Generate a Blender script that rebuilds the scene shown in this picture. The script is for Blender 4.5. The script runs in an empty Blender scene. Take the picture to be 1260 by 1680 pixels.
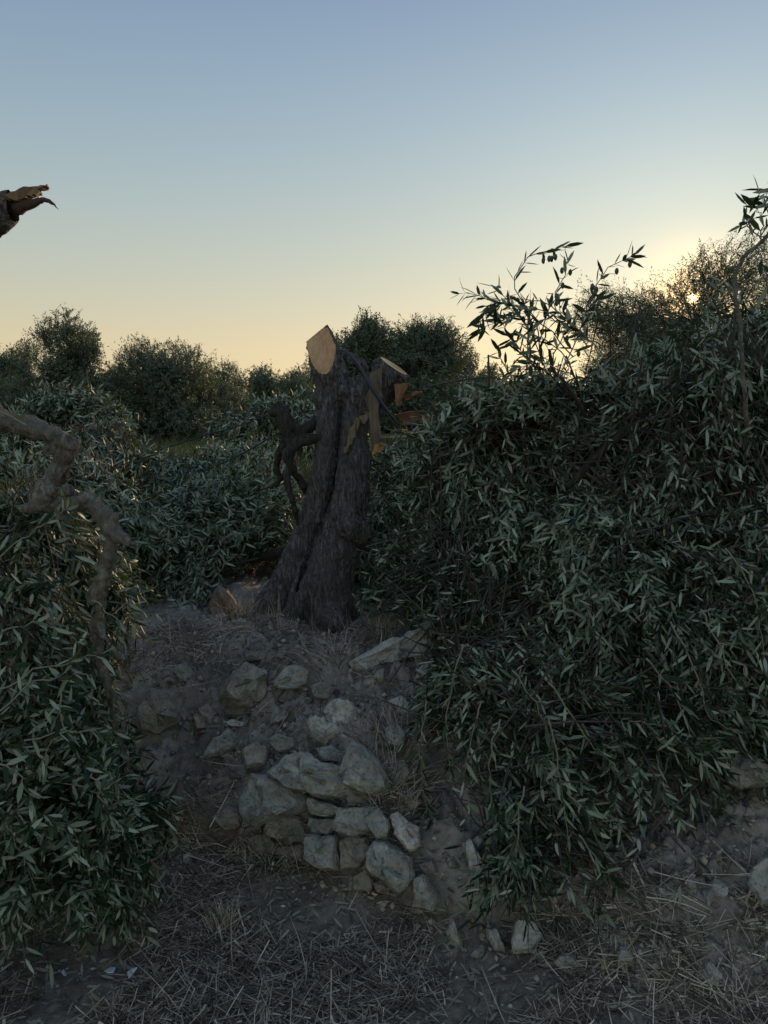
import bpy, math, random
import numpy as np
from mathutils import Matrix, Vector

R = math.radians
sc = bpy.context.scene
col = sc.collection
rng = np.random.default_rng(7)
random.seed(7)

# ------------------------------------------------------------------ camera, sky, sun, exposure
PITCH, FPX, EYE = R(6.8), 1262.0, 1.55
cam = bpy.data.objects.new('camera', bpy.data.cameras.new('camera'))
col.objects.link(cam)
sc.camera = cam
cam.location = (0, 0, EYE)
cam.rotation_euler = (R(90) - PITCH, 0, 0)
cam.data.lens = 36 * FPX / 1680
cam.data.clip_start = 0.05
cam.data.clip_end = 3000

SUN_EL, SUN_AZ = R(8.1), R(21.4)
SUN_DIR = Vector((math.sin(SUN_AZ) * math.cos(SUN_EL), math.cos(SUN_AZ) * math.cos(SUN_EL), math.sin(SUN_EL)))
w = bpy.data.worlds.new('World')
sc.world = w
w.use_nodes = True
nt = w.node_tree
def N_(tree, kind, **kw):
    n = tree.nodes.new(kind)
    for k, v in kw.items():
        setattr(n, k, v)
    return n
def M_(tree, op, a, b=None, clamp=False):
    n = tree.nodes.new('ShaderNodeMath')
    n.operation = op
    n.use_clamp = clamp
    for i, v in enumerate((a, b)):
        if v is None:
            continue
        if isinstance(v, (int, float)):
            n.inputs[i].default_value = v
        else:
            tree.links.new(v, n.inputs[i])
    return n.outputs[0]
sky = N_(nt, 'ShaderNodeTexSky', sky_type='NISHITA', sun_disc=False, sun_elevation=SUN_EL, sun_rotation=SUN_AZ,
         air_density=1.0, dust_density=1.0, ozone_density=1.5)
sep = N_(nt, 'ShaderNodeSeparateColor')
nt.links.new(sky.outputs[0], sep.inputs[0])
tc = N_(nt, 'ShaderNodeTexCoord')
sxyz = N_(nt, 'ShaderNodeSeparateXYZ')
nt.links.new(tc.outputs['Generated'], sxyz.inputs[0])
elev = M_(nt, 'MINIMUM', M_(nt, 'MAXIMUM', sxyz.outputs[2], 0.09), 0.48)
comb = N_(nt, 'ShaderNodeCombineColor')
dotn = N_(nt, 'ShaderNodeVectorMath', operation='DOT_PRODUCT')
nt.links.new(tc.outputs['Generated'], dotn.inputs[0])
dotn.inputs[1].default_value = SUN_DIR
ca = M_(nt, 'MAXIMUM', dotn.outputs['Value'], 0.0)
disc = M_(nt, 'POWER', ca, 60000.0)       # the sun itself, about half a degree
halo = M_(nt, 'POWER', ca, 900.0)         # aureole round it
halo2 = M_(nt, 'POWER', ca, 90.0)
# photographic response of the evening sky: compressed range, warmer towards the horizon
for i, (b, g, k, k2, d, h, h2) in enumerate(((-.498, .234, -2.10, -.444, 140., 1.0, .06), (-.915, .25, .57, -3.088, 95., .50, .03), (-1.538, .287, 2.978, -4.313, 45., .06, .01))):
    v = M_(nt, 'POWER', sep.outputs[i], g)
    e = M_(nt, 'ADD', M_(nt, 'MULTIPLY', elev, k), M_(nt, 'MULTIPLY', M_(nt, 'MULTIPLY', elev, elev), k2))
    v = M_(nt, 'MULTIPLY', v, M_(nt, 'MULTIPLY', M_(nt, 'EXPONENT', e), math.exp(b) * 10))
    v = M_(nt, 'ADD', v, M_(nt, 'MULTIPLY', disc, d))
    v = M_(nt, 'ADD', v, M_(nt, 'MULTIPLY', halo, h * 10))
    v = M_(nt, 'ADD', v, M_(nt, 'MULTIPLY', halo2, h2 * 10))
    nt.links.new(v, comb.inputs[i])
nt.links.new(comb.outputs[0], nt.nodes['Background'].inputs[0])
nt.nodes['Background'].inputs[1].default_value = 0.1

sun = bpy.data.objects.new('sun', bpy.data.lights.new('sun', 'SUN'))
col.objects.link(sun)
sun.data.energy = 3.0
sun.data.angle = R(0.5)
sun.data.color = (1.0, .68, .38)
sun.rotation_euler = SUN_DIR.to_track_quat('Z', 'Y').to_euler()

sc.view_settings.view_transform = 'Standard'
sc.view_settings.look = 'None'
sc.view_settings.exposure = 0.0
sc.view_settings.gamma = 1.0
sc.render.engine = 'CYCLES'
sc.cycles.max_bounces = 6
sc.cycles.diffuse_bounces = 3
sc.cycles.transmission_bounces = 4
sc.cycles.use_denoising = True

# ------------------------------------------------------------------ picture geometry helpers
CT, ST = math.cos(PITCH), math.sin(PITCH)
def ray(px, py):
    cx, cy = (px - 630) / FPX, (840 - py) / FPX
    return np.array((cx, CT + cy * ST, -ST + cy * CT))
def P(px, py, Y):
    r = ray(px, py)
    return np.array((0, 0, EYE)) + r * (Y / r[1])
def PP(lst, Y=None):
    return np.array([P(a[0], a[1], a[2] if Y is None else Y) for a in lst])
def unit(v):
    v = np.asarray(v, float)
    return v / np.maximum(np.linalg.norm(v, axis=-1, keepdims=True), 1e-9)

# ------------------------------------------------------------------ noise
def _hash(i, j, k, s):
    n = (i * 374761393 + j * 668265263 + k * 2147483647 + s * 1274126177) & 0xffffffff
    n = ((n ^ (n >> 13)) * 1274126177) & 0xffffffff
    n = ((n ^ (n >> 16)) * 2246822519) & 0xffffffff
    return ((n ^ (n >> 15)) & 0xffff) / 32767.5 - 1.0
def vnoise(p, seed=0):
    p = np.asarray(p, float)
    f = np.floor(p)
    t = p - f
    t = t * t * t * (t * (t * 6 - 15) + 10)
    i = f.astype(np.int64)
    out = 0
    for dx in (0, 1):
        wx = t[:, 0] if dx else 1 - t[:, 0]
        for dy in (0, 1):
            wy = t[:, 1] if dy else 1 - t[:, 1]
            for dz in (0, 1):
                wz = t[:, 2] if dz else 1 - t[:, 2]
                out = out + wx * wy * wz * _hash(i[:, 0] + dx, i[:, 1] + dy, i[:, 2] + dz, seed)
    return out
def fbm(p, octv=4, seed=0, gain=.5):
    a, o, p = 1.0, 0, np.asarray(p, float)
    for k in range(octv):
        o = o + a * vnoise(p * 2.03 ** k + 17.3 * k, seed + k)
        a *= gain
    return o

# ------------------------------------------------------------------ objects
def mesh_np(name, V, F, mat, parent=None, smooth=True, var=None, origin=None):
    """One mesh object from arrays; F is a list of (n,3) / (n,4) index arrays."""
    V = np.asarray(V, np.float32)
    if parent is not None:
        V = V - np.array(base_of(parent), np.float32)
    elif origin is not None:
        V = V - np.asarray(origin, np.float32)
    me = bpy.data.meshes.new(name)
    if not isinstance(F, (list, tuple)):
        F = [F]
    F = [np.asarray(f, np.int32) for f in F if len(f)]
    loops = np.concatenate([f.ravel() for f in F])
    sizes = np.concatenate([np.full(len(f), f.shape[1], np.int32) for f in F])
    starts = np.concatenate([[0], np.cumsum(sizes)[:-1]]).astype(np.int32)
    me.vertices.add(len(V))
    me.vertices.foreach_set('co', V.ravel())
    me.loops.add(len(loops))
    me.loops.foreach_set('vertex_index', loops)
    me.polygons.add(len(sizes))
    me.polygons.foreach_set('loop_start', starts)
    me.polygons.foreach_set('loop_total', sizes)
    if var is not None:
        at = me.attributes.new('var', 'FLOAT', 'POINT')
        at.data.foreach_set('value', np.asarray(var, np.float32))
    me.update(calc_edges=True)
    me.validate()
    me.polygons.foreach_set('use_smooth', np.full(len(me.polygons), smooth))
    me.materials.append(mat)
    o = bpy.data.objects.new(name, me)
    col.objects.link(o)
    if parent is not None:
        o.parent = parent
    elif origin is not None:
        o.location = origin
    return o
def base_of(o):
    b = Vector((0, 0, 0))
    while o is not None:
        b = b + o.location
        o = o.parent
    return b
def thing(name, label, cat, loc, group=None):
    o = bpy.data.objects.new(name, None)
    col.objects.link(o)
    o.location = tuple(float(c) for c in loc)
    o.empty_display_size = .1
    return tag(o, label, cat, group)
def tag(o, label, cat, group=None, kind=None):
    o['label'] = label
    o['category'] = cat
    if group:
        o['group'] = group
    if kind:
        o['kind'] = kind
    return o

# ------------------------------------------------------------------ materials
def new_mat(name):
    m = bpy.data.materials.new(name)
    m.use_nodes = True
    t = m.node_tree
    return m, t, t.nodes['Principled BSDF'], t.nodes['Material Output']
def ramp(t, fac, stops):
    r = t.nodes.new('ShaderNodeValToRGB')
    el = r.color_ramp.elements
    while len(el) < len(stops):
        el.new(.5)
    for e, (p, c) in zip(el, stops):
        e.position = p
        e.color = (*c, 1)
    t.links.new(fac, r.inputs[0])
    return r.outputs[0]
def noise_node(t, vec, scale, detail=5, rough=.55, dist=0.0):
    n = t.nodes.new('ShaderNodeTexNoise')
    n.inputs['Scale'].default_value = scale
    n.inputs['Detail'].default_value = detail
    n.inputs['Roughness'].default_value = rough
    n.inputs['Distortion'].default_value = dist
    t.links.new(vec, n.inputs['Vector'])
    return n.outputs[0]
def coords(t, scale=(1, 1, 1), rot=(0, 0, 0)):
    c = t.nodes.new('ShaderNodeTexCoord')
    m = t.nodes.new('ShaderNodeMapping')
    m.inputs['Scale'].default_value = scale
    m.inputs['Rotation'].default_value = rot
    t.links.new(c.outputs['Object'], m.inputs[0])
    return m.outputs[0]
def mixc(t, fac, a, b, mode='MIX'):
    n = t.nodes.new('ShaderNodeMix')
    n.data_type = 'RGBA'
    n.blend_type = mode
    for s, v in ((n.inputs[0], fac), (n.inputs[6], a), (n.inputs[7], b)):
        if isinstance(v, (int, float)):
            s.default_value = v
        elif isinstance(v, tuple):
            s.default_value = (*v, 1)
        else:
            t.links.new(v, s)
    return n.outputs[2]
def bump(t, p, h, strength, dist):
    b = t.nodes.new('ShaderNodeBump')
    b.inputs['Strength'].default_value = strength
    b.inputs['Distance'].default_value = dist
    t.links.new(h, b.inputs['Height'])
    t.links.new(b.outputs[0], p.inputs['Normal'])

def bark_mat(name, dark, mid, light, zs=.28, ochre=None, bscale=1.0, fiss=.40):
    m, t, p, o = new_mat(name)
    v = coords(t, (1, 1, zs))
    n1 = noise_node(t, v, 34 * bscale, 7, .62, .6)
    n2 = noise_node(t, coords(t), 7, 5, .6)
    n3 = noise_node(t, coords(t), 120, 4, .6)
    c = ramp(t, n1, ((.30, dark), (.52, mid), (.72, light)))
    c = mixc(t, ramp(t, n2, ((.40, (0, 0, 0)), (.62, (.75,) * 3))), c, mid)
    c = mixc(t, .35, c, ramp(t, n3, ((.3, dark), (.7, light))), 'OVERLAY')
    if ochre:
        nm = noise_node(t, coords(t), 11, 6, .65)
        c = mixc(t, ramp(t, nm, ((.55, (0, 0, 0)), (.66, (.8,) * 3))), c, ochre)  # random ochre patches over the bark
    vo = t.nodes.new('ShaderNodeTexVoronoi')
    vo.feature = 'DISTANCE_TO_EDGE'
    vo.inputs['Scale'].default_value = 38 * bscale
    wv = t.nodes.new('ShaderNodeVectorMath')
    wv.operation = 'MULTIPLY_ADD'
    nn = t.nodes.new('ShaderNodeTexNoise')
    nn.inputs['Scale'].default_value = 22
    t.links.new(v, nn.inputs['Vector'])
    t.links.new(nn.outputs[1], wv.inputs[0])
    wv.inputs[1].default_value = (.05, .05, .05)
    t.links.new(v, wv.inputs[2])
    t.links.new(wv.outputs[0], vo.inputs['Vector'])
    crack = M_(t, 'MULTIPLY', vo.outputs[0], 7.0, True)
    c = mixc(t, crack, mixc(t, fiss, c, dark), c)
    t.links.new(c, p.inputs['Base Color'])
    p.inputs['Roughness'].default_value = .88
    p.inputs['Specular IOR Level'].default_value = .25
    bump(t, p, M_(t, 'ADD', M_(t, 'ADD', n1, M_(t, 'MULTIPLY', n3, .35)), M_(t, 'MULTIPLY', crack, fiss)), .9, .013)
    return m
def leaf_mat(name, stops, under, trans, tf=.22):
    m, t, p, o = new_mat(name)
    a = t.nodes.new('ShaderNodeAttribute')
    a.attribute_name = 'var'
    up = ramp(t, a.outputs['Fac'], stops)
    up = mixc(t, .5, up, ramp(t, noise_node(t, coords(t), 2.2, 3), ((.3, (.34,) * 3), (.7, (.68,) * 3))), 'OVERLAY')
    un = ramp(t, M_(t, 'FRACT', M_(t, 'MULTIPLY', a.outputs['Fac'], 17.0)), ((0, under[0]), (.55, tuple(.5 * (p_ + q_) for p_, q_ in zip(*under))), (1, under[1])))
    g = t.nodes.new('ShaderNodeNewGeometry')
    c = mixc(t, g.outputs['Backfacing'], up, un)
    t.links.new(c, p.inputs['Base Color'])
    p.inputs['Roughness'].default_value = .50
    p.inputs['Specular IOR Level'].default_value = .24
    tr = t.nodes.new('ShaderNodeBsdfTranslucent')
    tr.inputs[0].default_value = (*trans, 1)
    mx = t.nodes.new('ShaderNodeMixShader')
    mx.inputs[0].default_value = tf
    t.links.new(p.outputs[0], mx.inputs[1])
    t.links.new(tr.outputs[0], mx.inputs[2])
    t.links.new(mx.outputs[0], o.inputs[0])
    return m
def stone_mat(name, a, b, c2, lichen):
    m, t, p, o = new_mat(name)
    v = coords(t)
    n1 = noise_node(t, v, 9, 7, .62)
    n2 = noise_node(t, v, 48, 5, .6)
    n3 = noise_node(t, v, 16, 6, .7, .4)
    oi = t.nodes.new('ShaderNodeObjectInfo')
    c = ramp(t, n1, ((.30, a), (.50, b), (.70, c2)))
    c = mixc(t, ramp(t, n3, ((.56, (0, 0, 0)), (.66, (.7,) * 3))), c, lichen)
    c = mixc(t, .55, c, ramp(t, n2, ((.3, (.3,) * 3), (.7, (.66,) * 3))), 'OVERLAY')
    c = mixc(t, .5, c, ramp(t, oi.outputs['Random'], ((0, (.26, .265, .27)), (.5, (.46, .45, .43)), (1, (.62, .58, .52)))), 'OVERLAY')
    t.links.new(c, p.inputs['Base Color'])
    soil = noise_node(t, v, 5.5, 6, .7)
    c = mixc(t, ramp(t, soil, ((.50, (0, 0, 0)), (.68, (.75,) * 3))), c, (.20, .155, .12))
    pit = t.nodes.new('ShaderNodeTexVoronoi')
    pit.inputs['Scale'].default_value = 75
    t.links.new(v, pit.inputs['Vector'])
    pits = M_(t, 'MULTIPLY', pit.outputs['Distance'], 2.2, True)
    c = mixc(t, pits, mixc(t, .35, c, (.06, .055, .05)), c)
    t.links.new(c, p.inputs['Base Color'])
    p.inputs['Roughness'].default_value = .9
    p.inputs['Specular IOR Level'].default_value = .25
    bump(t, p, M_(t, 'ADD', M_(t, 'ADD', n2, n3), M_(t, 'MULTIPLY', pits, .5)), .9, .009)
    return m
def plain_mat(name, c, rough=.6, c2=None, scale=20, bumpd=0.0):
    m, t, p, o = new_mat(name)
    n = noise_node(t, coords(t), scale, 5, .6)
    t.links.new(ramp(t, n, ((.3, c), (.7, c2 or tuple(x * .75 for x in c)))), p.inputs['Base Color'])
    p.inputs['Roughness'].default_value = rough
    if bumpd:
        bump(t, p, n, .6, bumpd)
    return m
def var_mat(name, stops, rough=.8, tf=0.0):
    m, t, p, o = new_mat(name)
    a = t.nodes.new('ShaderNodeAttribute')
    a.attribute_name = 'var'
    t.links.new(ramp(t, a.outputs['Fac'], stops), p.inputs['Base Color'])
    p.inputs['Roughness'].default_value = rough
    p.inputs['Specular IOR Level'].default_value = .3
    return m
def wood_mat(name, a, b, c2, zs=.12, tf=.0):
    m, t, p, o = new_mat(name)
    n1 = noise_node(t, coords(t, (1, 1, zs)), 60, 6, .6, .5)
    n2 = noise_node(t, coords(t), 9, 4)
    c = mixc(t, .45, ramp(t, n1, ((.3, a), (.5, b), (.72, c2))), ramp(t, n2, ((.35, a), (.65, c2))))
    t.links.new(c, p.inputs['Base Color'])
    p.inputs['Roughness'].default_value = .75
    bump(t, p, n1, .5, .004)
    if tf:
        tr = t.nodes.new('ShaderNodeBsdfTranslucent')
        tr.inputs[0].default_value = (*b, 1)
        mx = t.nodes.new('ShaderNodeMixShader')
        mx.inputs[0].default_value = tf
        t.links.new(p.outputs[0], mx.inputs[1])
        t.links.new(tr.outputs[0], mx.inputs[2])
        t.links.new(mx.outputs[0], o.inputs[0])
    return m

BARK = bark_mat('bark_old', (.035, .030, .029), (.195, .174, .168), (.48, .44, .425), zs=.2, bscale=2.0, fiss=.35)
BARK_DEAD = bark_mat('bark_dead', (.03, .026, .022), (.09, .078, .068), (.18, .16, .14))
BARK_LIMB = bark_mat('bark_limb', (.035, .031, .026), (.24, .217, .185), (.54, .505, .45), zs=.5, ochre=(.20, .14, .05), bscale=1.3, fiss=.12)
BARK_FAR = bark_mat('bark_far', (.02, .017, .014), (.06, .05, .04), (.11, .095, .08))
def ring_mat(name, cen, ax, heart, mid, sap):
    m, t, p, o = new_mat(name)
    g = t.nodes.new('ShaderNodeNewGeometry')
    sub = t.nodes.new('ShaderNodeVectorMath')
    sub.operation = 'SUBTRACT'
    t.links.new(g.outputs['Position'], sub.inputs[0])
    sub.inputs[1].default_value = tuple(float(x) for x in cen)
    cr = t.nodes.new('ShaderNodeVectorMath')
    cr.operation = 'CROSS_PRODUCT'
    t.links.new(sub.outputs[0], cr.inputs[0])
    cr.inputs[1].default_value = tuple(float(x) for x in unit(ax))
    ln = t.nodes.new('ShaderNodeVectorMath')
    ln.operation = 'LENGTH'
    t.links.new(cr.outputs[0], ln.inputs[0])
    n1 = noise_node(t, sub.outputs[0], 14, 5, .6)
    n2 = noise_node(t, sub.outputs[0], 90, 4, .6)
    d = M_(t, 'ADD', ln.outputs['Value'], M_(t, 'MULTIPLY', n1, .05))
    rings = M_(t, 'ADD', M_(t, 'MULTIPLY', M_(t, 'SINE', M_(t, 'MULTIPLY', d, 900.0)), .5), .5)
    c = ramp(t, M_(t, 'MULTIPLY', d, 9.0), ((.30, heart), (.62, mid), (.92, sap)))
    c = mixc(t, .30, c, ramp(t, rings, ((0, (.25,) * 3), (1, (.75,) * 3))), 'OVERLAY')
    c = mixc(t, .45, c, ramp(t, n2, ((.3, (.25,) * 3), (.7, (.75,) * 3))), 'OVERLAY')
    t.links.new(c, p.inputs['Base Color'])
    p.inputs['Roughness'].default_value = .75
    bump(t, p, M_(t, 'ADD', n2, M_(t, 'MULTIPLY', rings, .3)), .6, .004)
    return m
CUT_L = wood_mat('sawn_wood', (.46, .22, .095), (.70, .41, .20), (.86, .60, .34))
CUT_R = ring_mat('sawn_wood_lit', P(652, 612, 3.5), (.53, -.2, .8), (.42, .20, .07), (.72, .41, .16), (.86, .60, .30))
CUT_RED = wood_mat('cut_wood_red', (.22, .10, .05), (.48, .24, .12), (.62, .38, .2), tf=.15)
CUT_THIN = wood_mat('torn_wood_sunlit', (.60, .36, .12), (.82, .56, .22), (.90, .70, .36), tf=.55)  # fresh torn wood, with the sun's yellow glow put into its colour
WEATHERED = wood_mat('torn_grey_wood', (.09, .068, .042), (.19, .145, .09), (.30, .235, .15))
LEAF = leaf_mat('olive_leaf', ((.0, (.008, .026, .013)), (.45, (.021, .052, .024)), (.78, (.060, .10, .044)), (.90, (.12, .11, .06)), (1, (.17, .12, .065))),
                ((.11, .16, .105), (.54, .61, .45)), (.11, .15, .04), .14)
LEAF_FAR = leaf_mat('olive_leaf_hazy', ((.0, (.045, .068, .045)), (.5, (.085, .115, .072)), (1, (.15, .17, .105))),  # paler than the near leaves: distance haze is put into the colour
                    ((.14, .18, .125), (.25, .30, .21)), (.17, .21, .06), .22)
LEAF_DRY = leaf_mat('olive_leaf_dry', ((.0, (.10, .088, .06)), (.5, (.22, .19, .13)), (1, (.38, .32, .22))),
                    ((.28, .26, .21), (.48, .45, .36)), (.2, .14, .05), .15)
TWIG = plain_mat('twig_bark', (.13, .105, .09), .8, (.06, .048, .04), 60)
TWIG_PALE = plain_mat('twig_pale', (.34, .33, .25), .75, (.20, .185, .135), 60)
STONE = stone_mat('limestone', (.30, .30, .255), (.48, .475, .41), (.62, .60, .52), (.24, .25, .21))
STONE_PALE = stone_mat('limestone_pale', (.50, .48, .42), (.68, .655, .58), (.78, .755, .68), (.40, .385, .335))
STONE_EARTH = stone_mat('limestone_earthy', (.24, .215, .18), (.37, .335, .28), (.49, .45, .38), (.20, .18, .15))
STONE_RED = stone_mat('limestone_reddish', (.22, .16, .12), (.36, .27, .215), (.45, .38, .31), (.2, .15, .12))
STRAW = var_mat('straw', ((0, (.035, .027, .021)), (.3, (.13, .104, .08)), (.65, (.44, .365, .275)), (1, (.86, .76, .60))), .75)
STALK = plain_mat('straw_stalk', (.30, .25, .17), .7, (.18, .15, .10), 30)
OLIVE = plain_mat('olive_fruit', (.10, .13, .05), .35, (.07, .08, .04), 40)

# ------------------------------------------------------------------ the ground: one sheet with the earth bank in it
FX = np.array([-300, -3, -1.25, -.85, -.32, .04, .40, .80, 1.2, 3, 300.])
FY = np.array([3.0, 2.95, 2.85, 2.65, 2.53, 2.33, 2.08, 2.02, 1.98, 1.9, 1.9])
TX = np.array([-300, -3, -1.02, -.64, -.30, .18, .6, 1.2, 3, 300.])
TY = np.array([3.3, 3.25, 3.15, 3.42, 3.38, 3.12, 2.75, 2.55, 2.45, 2.45])
EX = np.array([-300, -1.1, -.75, -.45, -.05, .2, .6, 1.2, 300.])
EXP = np.array([.8, .8, .75, .50, .45, .55, .8, .85, .85])
TOPZ = .66
def smooth01(t):
    t = np.clip(t, 0, 1)
    return t * t * (3 - 2 * t)
def hgt(x, y, fine=True):
    x = np.asarray(x, float).ravel()
    y = np.asarray(y, float).ravel()
    q = np.stack([x, y, np.zeros_like(x)], 1)
    wob = .07 * vnoise(q * 2.1, 3) if fine else 0
    f, t = np.interp(x, FX, FY) + wob, np.interp(x, TX, TY) + wob * .6
    u = np.clip((y - f) / (t - f), 0, 1)
    prof = u ** np.interp(x, EX, EXP)
    prof = np.where(u > .75, prof + (1 - prof) * 0, prof)
    z = TOPZ * prof + .05 * smooth01((y - t) / 1.2)
    z = z + .055 * np.exp(-np.maximum(f + .05 - y, 0) ** 2 / .0128) * (1 - prof)
    if fine:
        near = np.exp(-np.maximum(np.abs(x) - 2.5, 0) ** 2) * np.exp(-np.maximum(np.abs(y - 2.6) - 2.5, 0) ** 2)
        onbank = smooth01(u * 6) * smooth01((1.08 - u) * 6)
        q3 = np.stack([x, y, z], 1)
        n = .030 * fbm(q3 * 4.2, 3, 11) + .010 * fbm(q3 * 17, 3, 21)
        clod = np.abs(fbm(q3 * 11.0, 3, 31))
        cl2 = np.abs(fbm(q3 * 27.0, 3, 35))
        z = z + near * (n * (.45 + onbank * 1.0) + onbank * (.060 * (.45 - clod) + .030 * (.45 - cl2)) + .005 * fbm(q * 40, 2, 41))
        z = z - .16 * np.exp(-(((x - .74) / .20) ** 2 + ((y - 2.36) / .13) ** 2))
        # heap of loose earth spilled at the foot, right of the branches
        z = z + .13 * np.exp(-(((x - .80) / .26) ** 2 + ((y - 2.02) / .15) ** 2)) * (1 + .35 * fbm(q * 14, 3, 51))
        z = z + .12 * vnoise(q * .05, 61) * smooth01((y - 8) / 20)
    return z
def hnorm(x, y, e=.02):
    hx = (hgt(x + e, y) - hgt(x - e, y)) / (2 * e)
    hy = (hgt(x, y + e) - hgt(x, y - e)) / (2 * e)
    return unit(np.stack([-hx, -hy, np.ones_like(hx)], 1))
def hit(px, py):
    r = ray(px, py)
    Y = np.arange(1.4, 9, .008)
    pts = np.array((0, 0, EYE))[None] + r[None] * (Y / r[1])[:, None]
    below = pts[:, 2] <= hgt(pts[:, 0], pts[:, 1])
    i = int(np.argmax(below)) if below.any() else len(Y) - 1
    return pts[i]

def ground():
    def axis(a, b, step, far):
        inner = np.arange(a, b, step)
        g = np.cumsum(step * 1.28 ** np.arange(1, 60))
        g = np.append(g[g < far], far)
        return np.concatenate([(a - g)[::-1], inner, inner[-1] + g])
    xs, ys = axis(-1.55, 1.6, .0095, 900), axis(1.5, 3.75, .0075, 1500)
    X, Y = np.meshgrid(xs, ys)
    Z = hgt(X, Y)
    V = np.stack([X.ravel(), Y.ravel(), Z], 1)
    nx, ny = len(xs), len(ys)
    i = (np.arange(ny - 1)[:, None] * nx + np.arange(nx - 1)[None]).ravel()
    F = np.stack([i, i + 1, i + nx + 1, i + nx], 1)
    m, t, p, o = new_mat('earth')
    v = coords(t)
    n1 = noise_node(t, v, 3.2, 7, .62)
    n2 = noise_node(t, v, 42, 6, .65)
    n3 = noise_node(t, v, 190, 4, .6)
    earth = ramp(t, n1, ((.32, (.15, .13, .11)), (.5, (.33, .292, .252)), (.68, (.55, .50, .445))))
    earth = mixc(t, .6, earth, ramp(t, n2, ((.28, (.26,) * 3), (.72, (.76,) * 3))), 'OVERLAY')
    c = t.nodes.new('ShaderNodeTexCoord')
    s = t.nodes.new('ShaderNodeSeparateXYZ')
    t.links.new(c.outputs['Object'], s.inputs[0])
    far = M_(t, 'DIVIDE', M_(t, 'SUBTRACT', s.outputs[1], 3.6), 3.0, True)
    grass = ramp(t, n1, ((.35, (.05, .065, .022)), (.65, (.11, .115, .045))))
    low = M_(t, 'DIVIDE', M_(t, 'SUBTRACT', .10, s.outputs[2]), .12, True)
    low_brown = mixc(t, .75, earth, ramp(t, n2, ((.3, (.11, .083, .06)), (.7, (.30, .235, .175)))))  # darker litter brown mixed in on the low ground
    cc = mixc(t, low, earth, low_brown)
    t.links.new(mixc(t, far, cc, grass), p.inputs['Base Color'])
    p.inputs['Roughness'].default_value = .95
    p.inputs['Specular IOR Level'].default_value = .15
    bump(t, p, M_(t, 'ADD', n2, M_(t, 'MULTIPLY', n3, .6)), .8, .01)
    g = mesh_np('ground', V, F, m)
    g['kind'] = 'structure'
    g['label'] = 'bare brown earth with a collapsed bank rising to the terrace'
    return g
ground()

# ------------------------------------------------------------------ stones
def stone(name, poly, Y=None, mat=STONE, parent=None, thick=None, push=.3, seed=0, center=None, tilt=.5, rough=1.0):
    """A stone whose outline (seen from the path) is poly in picture pixels; real depth and thickness."""
    r = np.random.default_rng(seed + 1000)
    poly = np.array(poly, float)
    c = poly.mean(0)
    if center is None:
        center = hit(*c) if Y is None else P(c[0], c[1], Y)
    view = unit(ray(*c))
    sn = hnorm(center[:1], center[1:2])[0]
    nrm = unit(-view * (1 - tilt) + sn * tilt) if Y is None else -view
    if np.dot(nrm, -view) < .5:
        nrm = unit(nrm - view)
    ext = np.ptp(poly, axis=0) * np.linalg.norm(center - np.array((0, 0, EYE))) / FPX
    if thick is None:
        thick = .75 * float(min(ext)) + .015
    center = center + nrm * thick * (push - .3)
    ring = []
    for q in poly:
        d = unit(ray(*q))
        k = np.dot(center - np.array((0, 0, EYE)), nrm) / np.dot(d, nrm)
        ring.append(np.array((0, 0, EYE)) + d * k)
    ring = np.array(ring)
    n = len(ring)
    # refine the outline
    big = []
    for i in range(n):
        a, b = ring[i], ring[(i + 1) % n]
        big += [a, a * .5 + b * .5 + (r.normal(size=3) * .012 * np.linalg.norm(b - a))]
    ring = np.array(big)
    n = len(ring)
    def lay(s, off, j):
        pts = center + (ring - center) * s + nrm * off
        return pts + nrm * (r.normal(size=(n, 1)) * j * thick)
    rings = [lay(.60, -.62 * thick, .05), lay(.95, -.42 * thick, .05), lay(1.06, -.10 * thick, .05), lay(1.05, .20 * thick, .05), lay(.94, .37 * thick, .06),
             lay(.50, .42 * thick, .10)]
    V = np.concatenate(rings + [[center - nrm * .66 * thick], [center + nrm * (.43 + r.normal() * .06) * thick]])
    m = len(rings)
    Q, T = [], []
    for k in range(m - 1):
        for i in range(n):
            j = (i + 1) % n
            Q.append((k * n + i, k * n + j, (k + 1) * n + j, (k + 1) * n + i))
    for i in range(n):
        j = (i + 1) % n
        T.append((m * n, j, i))
        T.append((m * n + 1, (m - 1) * n + i, (m - 1) * n + j))
    import bmesh
    bm = bmesh.new()
    vs = [bm.verts.new(v) for v in V]
    for f in Q + T:
        bm.faces.new([vs[i] for i in f])
    bmesh.ops.recalc_face_normals(bm, faces=bm.faces)
    bmesh.ops.subdivide_edges(bm, edges=bm.edges, cuts=1, use_grid_fill=True)
    bmesh.ops.smooth_vert(bm, verts=bm.verts, factor=.12, use_axis_x=True, use_axis_y=True, use_axis_z=True)
    bm.normal_update()
    co = np.array([v.co for v in bm.verts])
    no = np.array([v.normal for v in bm.verts])
    sz = float(min(ext))
    d = (fbm(co / sz * 1.6, 3, seed) * .075 + fbm(co / sz * 5, 3, seed + 9) * .045) * sz * rough
    co = co + no * d[:, None]
    for v, k in zip(bm.verts, co):
        v.co = k
    base = Vector(base_of(parent)) if parent is not None else Vector(center)
    bmesh.ops.translate(bm, verts=bm.verts, vec=-base)
    me = bpy.data.meshes.new(name)
    bm.to_mesh(me)
    bm.free()
    me.polygons.foreach_set('use_smooth', np.ones(len(me.polygons), bool))
    if hasattr(me, 'set_sharp_from_angle'):
        me.set_sharp_from_angle(angle=R(26))
    me.materials.append(mat)
    o = bpy.data.objects.new(name, me)
    col.objects.link(o)
    if parent is not None:
        o.parent = parent
    else:
        o.location = base
    return o
def Z2(lst):
    return [(a / 2.172 + 180, b / 2.172 + 940) for a, b in lst]
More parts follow.
